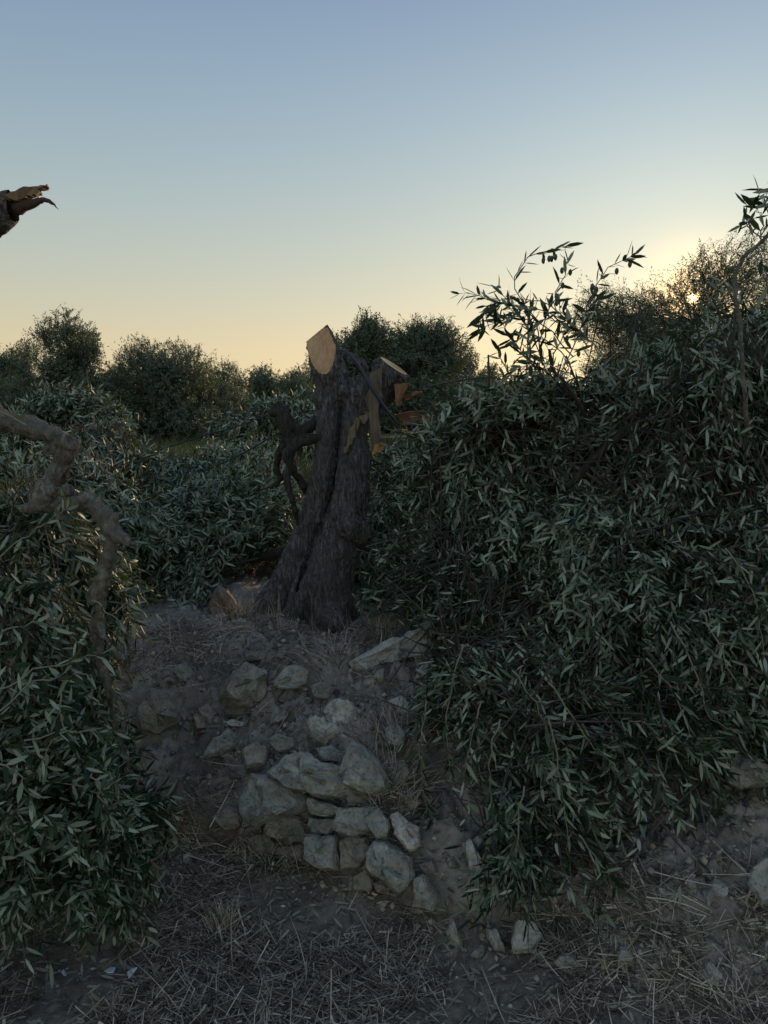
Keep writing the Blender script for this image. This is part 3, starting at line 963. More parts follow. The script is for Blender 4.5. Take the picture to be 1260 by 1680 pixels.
def leaf_frames(C, m, r, s0=.12, ang=(35, 75), up=.35, outn=None, flip=.12):
    """positions, directions and normals of m opposite leaf pairs on each twig line"""
    n, K = C.shape[:2]
    s = s0 + (1 - s0) * (np.arange(m) + .5) / m
    s = np.clip(s[None] + r.normal(size=(n, m)) * .012, 0, 1) * (K - 1)
    i = np.clip(s.astype(int), 0, K - 2)
    u = (s - i)[..., None]
    ii = np.arange(n)[:, None]
    p0, p1 = C[ii, i], C[ii, i + 1]
    B = p0 * (1 - u) + p1 * u
    T = unit(p1 - p0)
    ref = unit(r.normal(size=(n, 1, 3)))
    a = unit(np.cross(T, np.broadcast_to(ref, T.shape)))
    b = np.cross(T, a)
    phi = (np.arange(m) % 2)[None] * (np.pi / 2) + r.normal(size=(n, m)) * .35
    side = a * np.cos(phi)[..., None] + b * np.sin(phi)[..., None]
    out = []
    for sg in (1, -1):
        al = np.radians(r.uniform(*ang, size=(n, m)))[..., None]
        d = T * np.cos(al) + sg * side * np.sin(al) + r.normal(size=(n, m, 3)) * .10
        d[..., 2] -= .12
        d = unit(d)
        nn = T * (.8 if outn is None else .3) + np.array((0, 0, up)) + r.normal(size=(n, m, 3)) * .45
        if outn is not None:
            nn = nn + outn[:, None] * .8
        nn = nn * np.where(r.uniform(size=(n, m, 1)) < flip, -1, 1)
        out.append((B.reshape(-1, 3), d.reshape(-1, 3), unit(nn).reshape(-1, 3)))
    return tuple(np.concatenate(x) for x in zip(*out))

class Foliage:
    """Leaves and twigs of one branch, gathered and then built as its parts."""
    def __init__(s, root, seed):
        s.root, s.r = root, np.random.default_rng(seed)
        s.L, s.T, s.S = [], [], []
        s.mat = LEAF
    def fill(s, limb, blobs, n, leaf=(.052, .0052), pairs=11, tl=(.22, .42), droop=.35, low=False, outw=1.0, keep=.92, shell=.33, wig=.05, grav=.15, stems=7, upshift=0.0, dry=0.0, floor=True, tr=1.0, flip=.07, field=.9, rnd=.35, ang=(25, 62), gap=None):
        r = s.r
        limb = resample(limb, 40)
        vol = np.array([b[1][0] * b[1][1] * b[1][2] for b in blobs]) ** .67
        pick = r.choice(len(blobs), n, p=vol / vol.sum())
        cen = np.array([b[0] for b in blobs])[pick]
        rad = np.array([b[1] for b in blobs])[pick]
        d = unit(r.normal(size=(n, 3)))
        p = cen + d * rad * (r.uniform(size=(n, 1)) ** shell)
        if floor:
            g = hgt(p[:, 0], p[:, 1], False)
            ok = p[:, 2] > g + .03
            p, d = p[ok], d[ok]
        n = len(p)
        q = limb[np.argmin(np.linalg.norm(limb[None] - p[:, None], axis=2), axis=1)] if n else p
        # direction: out from the limb, along it, plus chance
        fl = np.stack([vnoise(p * (3.4 * .055 / leaf[0]), 400 + k_) for k_ in range(3)], 1)
        D = unit(p - q) * outw + unit(r.normal(size=(n, 3))) * rnd + unit(fl) * field + np.array((0, 0, -grav + upshift))
        D = unit(D)
        L = r.uniform(*tl, size=n)
        st = p - D * (L * .55)[:, None]
        C = twig_lines(st, D, L, 6, r.uniform(.3, 1.3, n) * droop, np.full(n, wig), r)
        if floor:
            gz = hgt(C[..., 0].ravel(), C[..., 1].ravel(), False).reshape(C.shape[:2]) + .02
            C[..., 2] = np.maximum(C[..., 2], gz)
        s.T.append(tubes(C, np.linspace(1, .35, 6)[None] * r.uniform(.0016, .0026, (n, 1)) * (leaf[0] / .055) * tr, 3))
        B, Dl, Nn = leaf_frames(C, pairs, r, ang=ang, outn=d, flip=flip)
        patch = vnoise(B * (2.6 * .055 / leaf[0]), 470)
        turn = r.uniform(size=len(B)) < np.clip(patch - .2, 0, 1) * .45
        Nn = np.where(turn[:, None], -Nn, Nn)
        k = r.uniform(size=len(B)) < keep
        if gap is not None:
            rel = B - gap[0]
            off = np.linalg.norm(rel - np.outer(rel @ gap[1], gap[1]), axis=1)
            k &= off > gap[2] * r.uniform(.35, 1.5, len(B))
        B, Dl, Nn, patch = B[k], Dl[k], Nn[k], patch[k]
        m = len(B)
        Ll = leaf[0] * r.normal(1, .26, m).clip(.4, 1.5)
        var = np.clip(r.beta(2, 2.2, m) * .85 + (r.uniform(size=m) < .05 + dry) * .4 - .22 * patch, 0, 1)
        s.L.append(leaves_np(B, Dl, Nn, Ll, leaf[1] * r.normal(1, .15, m).clip(.6, 1.4) * (Ll / leaf[0]) ** .4, r.normal(.08, .12, m), var, low))
        if stems:
            w2 = r.choice(n, max(1, n // stems), replace=False)
            q0, q1 = q[w2], st[w2]
            mid = (q0 + q1) / 2 + r.normal(size=q0.shape) * .05 * np.linalg.norm(q1 - q0, axis=1, keepdims=True)
            t = np.linspace(0, 1, 7)[None, :, None]
            Cs = (1 - t) ** 2 * q0[:, None] + 2 * t * (1 - t) * mid[:, None] + t ** 2 * q1[:, None]
            s.S.append(tubes(Cs, np.linspace(1, .4, 7)[None] * r.uniform(.0035, .008, (len(w2), 1)) * (leaf[0] / .055) ** .5, 4))
    @staticmethod
    def _cat(lst):
        V, F, off = [], [], 0
        for v, f in lst:
            V.append(v)
            F.append(f + off)
            off += len(v)
        return np.concatenate(V), np.concatenate(F)
    def build(s, leafname='foliage', twigname='twigs'):
        if s.T:
            o = mesh_np(twigname, *s._cat(s.T), TWIG, s.root)
            o['kind'] = 'stuff'
        if s.S:
            o = mesh_np('stems', *s._cat(s.S), TWIG, s.root)
            o['kind'] = 'stuff'
        if s.L:
            V, F = s._cat([(a, b) for a, b, c in s.L])
            o = mesh_np(leafname, V, F, s.mat, s.root, var=np.concatenate([c for a, b, c in s.L]))
            o['kind'] = 'stuff'

# single leaves that can be picked out one by one share these meshes (unit length along X, upper side +Z)
LEAFMESH = []
for i in range(8):
    rr = np.random.default_rng(300 + i)
    V, F, var = leaves_np(np.zeros((1, 3)), np.array([(1., 0, 0)]), np.array([(0, 0, 1.)]), np.array([1.]), np.array([rr.uniform(.10, .13)]), np.array([rr.uniform(-.05, .25)]), np.array([rr.uniform(.05, .85)]))
    o = mesh_np('leaf', V, F, LEAF, var=var)
    LEAFMESH.append(o.data)
    bpy.data.objects.remove(o)
def spray(root, pts, pairs=10, L=.058, r0=.0028, seed=0, s0=.12, mat=TWIG, ang=(30, 70), up=.35, keep=.93, name='twig', n=14, jit=.004, dens=1.0, flip=.2):
    r = np.random.default_rng(seed)
    tw = tube_obj(name, pts, [r0, r0 * .4], mat, root, n, 5, jit, seed)
    C = resample(pts, n, jit, seed)[None]
    B, D, Nn = leaf_frames(C, int(pairs * dens), r, s0, ang, up, flip=flip)
    base = np.array(base_of(root))
    for b, d, nn in zip(B, D, Nn):
        if r.uniform() > keep:
            continue
        x = unit(d)
        y = unit(np.cross(nn, x))
        z = np.cross(x, y)
        k = L * float(np.clip(r.normal(1, .2), .5, 1.45))
        m = Matrix.Identity(4)
        for c, ax in enumerate((x, y, z)):
            for q in range(3):
                m[q][c] = ax[q] * k
        for q in range(3):
            m[q][3] = b[q] - base[q]
        o = bpy.data.objects.new('leaf', LEAFMESH[int(r.integers(8))])
        col.objects.link(o)
        o.parent = tw
        o.matrix_local = m
    return tw
def fruits(root, tw_pts, n, seed):
    r = np.random.default_rng(seed)
    C = resample(tw_pts, 30)
    base = np.array(base_of(root))
    for i in range(n):
        c = C[int(r.integers(5, 29))] + np.array((r.normal() * .012, r.normal() * .012, -.022))
        lines = np.stack([c + np.array((0, 0, .011)), c + np.array((0, 0, .008)), c + np.array((0, 0, .002)), c - np.array((0, 0, .004)), c - np.array((0, 0, .009)), c - np.array((0, 0, .0105))])[None]
        V, F = tubes(lines, np.array([[.0005, .0045, .0066, .006, .003, .0004]]), 7)
        mesh_np('olive', V, F, OLIVE, root)
def lump(blobs, seed, k=7, s=(.28, .48)):
    r = np.random.default_rng(seed)
    out = []
    for c, rad in blobs:
        for i in range(k):
            d = unit(r.normal(size=3)) * r.uniform(.45, .85)
            out.append((c + d * rad, rad * r.uniform(*s)))
    return out
def E(px, py, Y, rx, ry, rz):
    return (P(px, py, Y), np.array((rx, ry, rz)))

# ------------------------------------------------------------------ right: cut branches heaped over the wall edge
def right_branches():
    G = 'cut olive branches heaped over the bank'
    def br(label, base, limb, blobs, n, seed, rad, sticks=True, **kw):
        t = thing('cut_branch', label, 'cut branch', base, G)
        tube_obj('limb', limb, rad, BARK_DEAD, t, 30, 9, .004, seed, .004)
        f = Foliage(t, seed)
        kw.setdefault('leaf', (.046, .0047))
        f.fill(limb, lump(blobs, seed), int(n * .80), shell=.55, **kw)
        kw.update(tl=(.36, .62), keep=.55, pairs=14, outw=1.3, rnd=.5, stems=0)
        f.fill(limb, blobs, n // 7, shell=.25, **kw)
        kw.update(tl=(.35, .75), keep=.07, pairs=14, outw=.3, rnd=1.0, tr=2.0, dry=.5)
        if sticks:
            f.fill(limb, blobs, n // 6, shell=.35, **kw)
        f.build()
        return t
    # crown of the heap
    limb = PP([(1320, 1010, 2.9), (1150, 830, 2.95), (980, 760, 2.95), (850, 720, 2.95), (770, 690, 3.0)])
    br('broad dark olive branch forming the top of the right heap behind the upright spray', limb[0], limb,
       [E(900, 715, 3.0, .42, .30, .20), E(1060, 755, 2.9, .40, .35, .22), E(840, 650, 3.05, .16, .2, .10), E(960, 655, 3.0, .2, .2, .09), E(790, 790, 3.1, .22, .28, .25), E(960, 850, 2.85, .45, .3, .25)], 1500, 41, [.035, .03, .02, .01])
    limb = PP([(1400, 500, 2.9), (1260, 575, 2.75), (1130, 645, 2.75), (1010, 720, 2.75), (930, 800, 2.7)])
    br('thick bare-ended olive branch slanting in from the right edge under the sun', limb[0], limb,
       [E(1210, 720, 2.75, .38, .3, .28), E(1120, 660, 2.9, .3, .3, .12), E(1270, 850, 2.6, .3, .3, .35), E(1060, 690, 2.95, .25, .25, .12), E(1230, 640, 3.0, .24, .26, .14)], 1450, 42, [.03, .026, .02, .012])
    limb = PP([(1180, 820, 2.8), (1000, 930, 2.65), (860, 1010, 2.6), (760, 1040, 2.7)])
    br('dense dark olive branch in the middle of the right heap', limb[0], limb,
       [E(930, 1000, 2.65, .36, .24, .26), E(800, 960, 2.85, .22, .26, .26), E(1080, 1000, 2.55, .30, .24, .26), E(760, 880, 3.05, .18, .22, .25)], 1500, 43, [.028, .02, .012])
    limb = PP([(1330, 900, 2.6), (1230, 980, 2.45), (1160, 1080, 2.38), (1110, 1180, 2.35)])
    t = br('olive branch hanging down at the right edge above the grey blocky rock', limb[0], limb,
       [E(1200, 1020, 2.45, .26, .2, .28), E(1130, 1130, 2.42, .2, .16, .18), E(1260, 1140, 2.38, .16, .16, .16), E(1060, 1150, 2.45, .18, .14, .16), E(1180, 1200, 2.30, .16, .10, .10), E(1050, 1215, 2.22, .16, .08, .10)], 1150, 44, [.022, .016, .008])
    for i, l in enumerate(([(1060, 1080), (1100, 1130), (1130, 1190), (1165, 1240), (1200, 1270)], [(1080, 1150), (1105, 1230), (1130, 1290), (1140, 1340)], [(1130, 1390), (1160, 1440), (1190, 1470), (1208, 1498)],
                           [(1150, 1000), (1185, 1070), (1210, 1130), (1205, 1180)], [(1100, 1020), (1150, 1120), (1165, 1180), (1215, 1200)], [(1190, 900), (1230, 960), (1248, 1040), (1255, 1110)], [(1020, 1180), (1060, 1185), (1090, 1190), (1150, 1225)])):
        Y = 2.16 if i != 2 else 2.05
        spray(t, PP([(a, b, Y + .02 * math.sin(i + k)) for k, (a, b) in enumerate(l)]), 11 if i != 2 else 7, .050, seed=440 + i, ang=(25, 60), mat=TWIG_PALE)
    limb = PP([(1080, 960, 2.7), (960, 1080, 2.45), (890, 1200, 2.28), (860, 1330, 2.16), (850, 1450, 2.08)])
    t = br('long olive branch drooping over the bank down to the pale blocky stone', limb[0], limb,
       [E(860, 1130, 2.42, .24, .15, .22), E(900, 1260, 2.25, .15, .10, .20), E(860, 1370, 2.14, .11, .07, .16), E(960, 1160, 2.40, .2, .14, .18), E(770, 1120, 2.55, .14, .14, .2)], 980, 45, [.022, .014, .006, .003],
       tl=(.16, .30), grav=.55, droop=.2)
    for i, (l, Y) in enumerate((([(900, 1180), (920, 1270), (928, 1350), (935, 1420)], 2.08), ([(820, 1180), (800, 1260), (815, 1340), (830, 1390)], 2.1), ([(860, 1290), (850, 1380), (845, 1450), (868, 1520)], 2.02),
                                ([(930, 1300), (960, 1330), (990, 1400), (1010, 1450)], 2.06), ([(760, 1060), (740, 1140), (735, 1230), (745, 1300)], 2.25), ([(900, 1120), (960, 1210), (1000, 1250), (1020, 1290)], 2.14),
                                ([(840, 1100), (880, 1160), (905, 1220), (915, 1280)], 2.16), ([(950, 1370), (985, 1420), (1000, 1440), (1012, 1458)], 2.03), ([(790, 1150), (770, 1220), (760, 1280), (775, 1340)], 2.14),
                                ([(700, 1150), (690, 1220), (695, 1300), (710, 1350)], 2.32))):
        spray(t, PP([(a, b, Y) for a, b in l]), 13, .050, seed=460 + i, ang=(22, 58), mat=TWIG_PALE)
    limb = PP([(900, 880, 2.95), (800, 930, 2.95), (720, 960, 3.0), (660, 975, 3.1)])
    t = br('low leafy olive branch reaching over the terrace to the right foot of the stump', limb[0], limb,
       [E(720, 900, 3.1, .18, .25, .24), E(670, 940, 3.3, .14, .2, .14), E(740, 1010, 2.95, .12, .15, .14), E(690, 800, 3.4, .18, .2, .2)], 760, 46, [.02, .014, .006], sticks=False)
    for i, (l, Y) in enumerate((([(700, 960), (690, 1000), (705, 1040), (720, 1080)], 2.75), ([(720, 930), (660, 965), (630, 985), (618, 1000)], 3.1), ([(740, 1100), (720, 1150), (690, 1180), (672, 1195)], 2.55), ([(700, 850), (660, 880), (640, 905), (625, 930)], 3.1))):
        spray(t, PP([(a, b, Y) for a, b in l]), 10, .050, seed=480 + i, mat=TWIG_PALE)
    limb = PP([(1420, 1150, 2.5), (1300, 1000, 2.6), (1180, 900, 2.65), (1050, 860, 2.7)])
    br('olive branch buried in the right heap with pale upturned leaves', limb[0], limb,
       [E(1120, 880, 2.65, .34, .24, .24), E(1000, 900, 2.7, .28, .24, .24), E(1240, 940, 2.5, .2, .2, .24)], 1150, 47, [.025, .02, .01], dry=.12)
    limb = PP([(1380, 640, 3.0), (1260, 640, 2.95), (1140, 640, 2.9), (1020, 640, 2.9), (900, 650, 2.9)])
    t = thing('cut_branch', 'thin leafy olive branch lying along the ragged top of the right heap', 'cut branch', limb[0], G)
    tube_obj('limb', limb, [.014, .010, .005], BARK_DEAD, t, 24, 7, .006, 49)
    f = Foliage(t, 49)
    f.fill(limb, [E(1190, 600, 2.9, .34, .2, .13), E(1230, 530, 2.9, .16, .18, .12), E(1040, 625, 2.9, .22, .2, .06), E(850, 650, 2.95, .25, .2, .06), E(740, 690, 3.0, .12, .2, .05)], 230, leaf=(.05, .005), tl=(.25, .5), keep=.8, upshift=.35, grav=0, rnd=.6, pairs=11, gap=(np.array((0, 0, EYE)), np.array(SUN_DIR), .05))
    f.build()
    # spray standing against the sky, single leaves and olives on it
    YS = 2.5
    t = thing('cut_branch', 'olive spray with narrow leaves and small olives standing up against the sky', 'cut branch', P(905, 660, YS), G)
    limb = PP([(1010, 760, YS + .5), (965, 690, YS + .35), (935, 640, YS + .12), (905, 600, YS)])
    tube_obj('limb', limb, [.009, .005], TWIG, t, 16, 7, .002, 3)
    tw = [([(900, 640), (885, 570), (850, 515), (805, 492), (755, 482)], 13, .0), ([(890, 600), (880, 530), (845, 470), (865, 425), (905, 412), (930, 405)], 11, .03), ([(905, 640), (945, 560), (965, 500), (985, 455), (1018, 428), (1042, 418)], 14, -.03),
          ([(870, 545), (835, 500), (800, 510), (785, 535)], 9, .04), ([(860, 640), (835, 610), (815, 575)], 5, .02), ([(900, 610), (930, 540), (975, 500), (978, 490)], 9, .05), ([(885, 560), (905, 500), (925, 450), (930, 425)], 8, .02),
          ([(880, 620), (850, 570), (830, 540), (820, 520)], 8, .06), ([(910, 630), (870, 590), (870, 530), (860, 500)], 8, -.05), ([(850, 655), (810, 640), (775, 655), (750, 650)], 7, .1),
          ([(965, 570), (910, 505), (850, 490), (790, 502)], 11, .06), ([(940, 585), (885, 532), (830, 522), (785, 548)], 10, .1), ([(955, 545), (900, 512), (850, 500), (808, 468)], 10, -.06), ([(935, 595), (900, 562), (860, 552), (838, 566)], 8, .12),
          ([(985, 565), (940, 540), (900, 522), (868, 542)], 9, .0), ([(935, 612), (890, 592), (860, 600), (832, 618)], 8, -.04), ([(990, 585), (962, 552), (935, 530), (918, 500)], 9, .08)]
    for i, (l, n, dy) in enumerate(tw):
        pts = PP([(a, b, YS + dy * (k / len(l)) * 2) for k, (a, b) in enumerate(l)])
        spray(t, pts, n, .051, .0024, 500 + i, .15, TWIG_PALE, (20, 65), .2, dens=(1.9 if i in (0, 3, 5, 7, 8) else 1.3))
        if i in (1, 2, 5, 6):
            fruits(t, pts, 7, 520 + i)
    # spray at the right picture edge
    YS = 2.3
    t = thing('cut_branch', 'olive spray with a bare brown twig rising at the upper right picture edge', 'cut branch', P(1215, 640, YS), G)
    limb = PP([(1225, 700, YS + .05), (1215, 560, YS), (1206, 460, YS), (1222, 420, YS), (1250, 395, YS), (1285, 350, YS), (1300, 300, YS)])
    tube_obj('limb', limb, [.007, .006, .006, .005, .004], BARK_LIMB, t, 30, 7, .002, 4)
    for i, (l, n) in enumerate((([(1240, 405), (1250, 375), (1240, 345), (1222, 338)], 6), ([(1250, 395), (1262, 350), (1255, 325), (1245, 318)], 7), ([(1262, 380), (1290, 350), (1300, 320)], 7), ([(1240, 410), (1255, 440), (1268, 500), (1262, 560)], 9), ([(1260, 390), (1230, 375), (1225, 365), (1218, 370)], 5), ([(1285, 350), (1270, 310), (1250, 330)], 6))):
        spray(t, PP([(a, b, YS) for a, b in l]), n, .056, .0024, 540 + i, .15, TWIG_PALE, (25, 65), .2)
right_branches()

# ------------------------------------------------------------------ left: torn olive tree with its hanging limb
LY = 2.2
def Lp(px, py, dy=0.0):
    return P(px, py, LY + dy)
def left_tree():
    t = thing('olive_tree', 'broken olive tree at the left edge with a contorted hanging limb over silvery leaves', 'tree', (-1.80, 2.75, 0.0))
    tube_obj('trunk', [(-1.80, 2.75, -.15), (-1.78, 2.70, .5), (-1.70, 2.55, 1.1), (-1.62, 2.40, 1.6), Lp(-150, 450, .1)], [.24, .19, .17, .16, .10], BARK, t, 40, 20, .006, 5, .02)
    s = SDF(Lp(-75, 1330, -.12), Lp(235, 545, .12), .0050)
    pts = [(-80, 520, .10, .065), (-52, 570, .05, .05), (-20, 615, .0, .034), (-22, 660, 0, .036), (-5, 690, 0, .042), (45, 700, 0, .036), (88, 712, 0, .036), (112, 728, 0, .038), (108, 750, 0, .036), (88, 778, -.01, .032), (74, 806, -.02, .032), (68, 826, -.02, .034), (92, 832, -.02, .026), (120, 826, -.03, .028), (142, 818, -.03, .032),
           (166, 842, -.03, .027), (184, 872, -.03, .026), (180, 915, -.03, .025), (167, 955, -.03, .026), (163, 1010, -.03, .024), (160, 1062, -.03, .022), (170, 1100, -.03, .019), (181, 1140, -.03, .016), (186, 1185, -.02, .011), (205, 1240, -.0, .009), (225, 1300, .02, .006)]
    s.chain([Lp(*q[:3]) for q in pts], [q[3] * .72 for q in pts], .01, .007)
    kr = np.random.default_rng(12)
    for q in pts[4:21]:
        c_ = Lp(q[0] + kr.normal() * 9, q[1] + kr.normal() * 14, q[2] - q[3] * .55)
        s.cap(c_, c_ + kr.normal(size=3) * .008, q[3] * kr.uniform(.3, .5), q[3] * kr.uniform(.25, .4), .008)
    s.chain([Lp(183, 872, -.04), Lp(198, 880, -.06), Lp(208, 892, -.07)], [.022, .014, .008], .012)
    s.chain([Lp(185, 868, -.03), Lp(188, 850, -.04)], [.018, .008], .01)
    s.chain([Lp(112, 742, .01), Lp(106, 780, .03), Lp(84, 800, .03)], [.016, .012, .011], .008)
    s.chain([Lp(162, 1030, -.04), Lp(182, 1062, -.06), Lp(204, 1080, -.08)], [.012, .008, .006], .01)
    s.chain([Lp(182, 1140, -.03), Lp(205, 1150, -.02), Lp(212, 1190, 0)], [.008, .005, .003], .006)
    s.chain([Lp(160, 968, -.04), Lp(152, 985, -.06)], [.018, .012], .008)
    s.chain([Lp(68, 826, -.02), Lp(44, 836, -.01), Lp(30, 832, 0)], [.016, .010, .005], .010)
    body('limb', s, BARK_LIMB, t, disp=lambda V, vn: .0075 * fbm(V * 19, 3, 95) + .0035 * (1 - 2.4 * np.abs(fbm(V * np.array((60., 60., 34.)), 3, 96))))
    # snapped-off limb high at the edge
    s = SDF(Lp(-150, 460, -.12), Lp(70, 290, .2), .0055)
    s.chain([Lp(-145, 450, .1), Lp(-70, 395, .04), Lp(-10, 352, 0), Lp(22, 338, 0), Lp(40, 331, 0)], [.10, .07, .046, .034, .016], .02, .02)
    body('broken_limb', s, BARK, t, disp=lambda V, vn: .008 * fbm(V * 20, 3, 97) + .004 * fbm(V * 60, 2, 98))
    slab('splinter', [Lp(-4, 326, -.045), Lp(18, 313, -.04), Lp(48, 305, -.02), Lp(80, 303, .0), Lp(58, 312, -.01), Lp(62, 317, -.01), Lp(40, 324, -.02), Lp(24, 330, -.03)], .03, wood_mat('split_wood', (.16, .10, .06), (.33, .21, .12), (.46, .32, .19)), t, rough=.003, seed=11)
    tube_obj('splinter', [Lp(25, 340, .0), Lp(55, 333, -.01), Lp(72, 328, -.01), Lp(86, 334, -.01), Lp(96, 345, -.01)], [.022, .012, .008, .006, .0015], plain_mat('red_splinter', (.13, .075, .055), .9, (.06, .04, .03), 90, .004), t, 18, 6, .001, 6, .002)
    tube_obj('twig', [Lp(-10, 672, -.05), Lp(12, 680, -.06), Lp(32, 692, -.05), Lp(44, 698, -.045)], [.004, .003], TWIG_PALE, t, 10, 5)
    # foliage below and around the limb
    f = Foliage(t, 61)
    limb = PP([(40, 850, 2.45), (10, 950, 2.25), (5, 1100, 2.08), (40, 1250, 2.0), (70, 1380, 1.95)])
    tube_obj('stem', limb, [.008, .007, .004], TWIG, t, 24, 7, .004, 8)
    f.fill(limb, [E(10, 1000, 2.20, .20, .16, .18), E(10, 1160, 2.02, .22, .16, .20), E(70, 1310, 1.98, .20, .15, .20), E(30, 1400, 1.95, .20, .14, .12)], 900, outw=.9, tl=(.18, .34), grav=.35, flip=.45, leaf=(.044, .0049))
    f.fill(limb, [E(120, 1080, 2.62, .14, .08, .18), E(150, 1250, 2.50, .14, .10, .15), E(110, 960, 2.65, .16, .10, .12)], 420, tl=(.16, .26), flip=.4, stems=0)
    f.fill(limb, [E(180, 1330, 2.2, .13, .10, .10), E(230, 1350, 2.35, .10, .08, .06), E(170, 1420, 2.1, .12, .08, .06)], 230, tl=(.15, .26), flip=.4, stems=0, grav=.3, leaf=(.044, .0049))
    f.fill(limb, [E(20, 880, 2.55, .30, .22, .16), E(90, 930, 2.75, .24, .2, .14)], 520, flip=.35, stems=0)
    f.build()
    for i, (l, Y) in enumerate((([(-20, 930), (40, 880), (85, 850), (110, 832)], 2.05), ([(-20, 1140), (60, 1100), (120, 1085), (165, 1075)], 1.82), ([(-10, 1170), (60, 1120), (110, 1105), (150, 1108)], 1.80), ([(40, 1215), (90, 1205), (150, 1200), (190, 1203)], 1.84),
                                ([(150, 1270), (165, 1300), (175, 1340), (178, 1380)], 1.86), ([(95, 1350), (120, 1360), (135, 1390), (160, 1430)], 1.84), ([(0, 1480), (60, 1455), (110, 1420), (140, 1380)], 1.86), ([(10, 1350), (30, 1390), (45, 1430), (60, 1470)], 1.8),
                                ([(100, 1130), (95, 1200), (60, 1260), (20, 1300)], 1.85), ([(0, 1040), (60, 1020), (110, 1040), (140, 1060)], 1.95), ([(150, 985), (185, 1010), (195, 1030), (185, 1060)], 2.05), ([(60, 1280), (120, 1290), (170, 1300), (225, 1310)], 1.9),
                                ([(-10, 1250), (30, 1270), (50, 1310), (55, 1350)], 1.8), ([(120, 1420), (160, 1400), (200, 1380), (235, 1360)], 2.0))):
        spray(t, PP([(a, b, Y) for a, b in l]), 12, .047, .0026, 600 + i, .1, TWIG_PALE, (28, 65), .3, flip=.55)
    return t
left_tree()

# ------------------------------------------------------------------ cut branches lying on the terrace
def terrace_branches():
    G = 'cut olive branches lying on the terrace'
    def br(label, limb, blobs, n, seed, **kw):
        t = thing('fallen_branch', label, 'cut branch', limb[0], G)
        tube_obj('limb', limb, [.03, .02, .008], BARK_DEAD, t, 24, 8, .006, seed, .003)
        f = Foliage(t, seed)
        f.fill(limb, blobs, n, **kw)
        f.build()
        return t
    l = PP([(470, 905, 3.9), (400, 915, 4.1), (330, 880, 4.2), (260, 860, 4.2)])
    br('green olive branch lying against the left side of the stump', l,
       [E(340, 860, 4.2, .42, .3, .26), E(420, 830, 4.4, .26, .3, .28), E(260, 880, 4.0, .25, .2, .16), E(300, 945, 3.75, .2, .12, .08)], 1250, 71, low=False)
    l = PP([(460, 790, 5.2), (390, 770, 5.2), (300, 770, 5.2), (220, 770, 5.2)])
    br('silvery olive branch further back on the terrace beneath the thin hoses', l,
       [E(400, 765, 5.2, .32, .4, .20), E(290, 800, 5.0, .42, .4, .20), E(210, 790, 4.8, .4, .4, .22)], 1150, 72, low=True, leaf=(.06, .0072))
    l = PP([(-40, 850, 3.6), (60, 830, 3.7), (140, 800, 4.0), (220, 760, 4.4)])
    br('sunlit olive branch lying behind the contorted hanging limb', l,
       [E(60, 810, 3.7, .42, .4, .20), E(170, 850, 3.7, .28, .3, .22), E(150, 760, 4.4, .3, .3, .20), E(120, 930, 3.4, .22, .2, .16)], 1250, 73, low=False, dry=.1)
    l = PP([(760, 860, 3.8), (690, 830, 4.0), (650, 800, 4.1), (620, 790, 4.2)])
    br('olive branch heaped on the terrace behind the right side of the stump', l,
       [E(680, 830, 4.2, .28, .25, .38), E(720, 800, 4.4, .3, .3, .22), E(640, 900, 4.0, .2, .2, .25)], 900, 74, low=True, leaf=(.06, .0072))
    l = PP([(60, 700, 8.6), (110, 690, 8.8), (160, 690, 9.0), (200, 700, 9.0)])
    br('rounded heap of grey-green olive branches in front of the distant trees', l,
       [E(115, 680, 9.0, .55, .5, .36), E(60, 700, 8.8, .4, .4, .25), E(170, 700, 9.0, .35, .4, .2)], 900, 75, low=True, leaf=(.085, .013), tl=(.3, .5), pairs=9)
    l = PP([(520, 700, 9.0), (460, 690, 9.0), (420, 680, 9.5), (380, 690, 9.5)])
    br('dull green olive branches heaped beyond the dead branch of the stump', l,
       [E(470, 690, 9.5, .5, .5, .34), E(410, 700, 9.5, .45, .4, .25), E(540, 700, 9.0, .4, .4, .3)], 800, 76, low=True, leaf=(.085, .013), tl=(.3, .5), pairs=9)
terrace_branches()

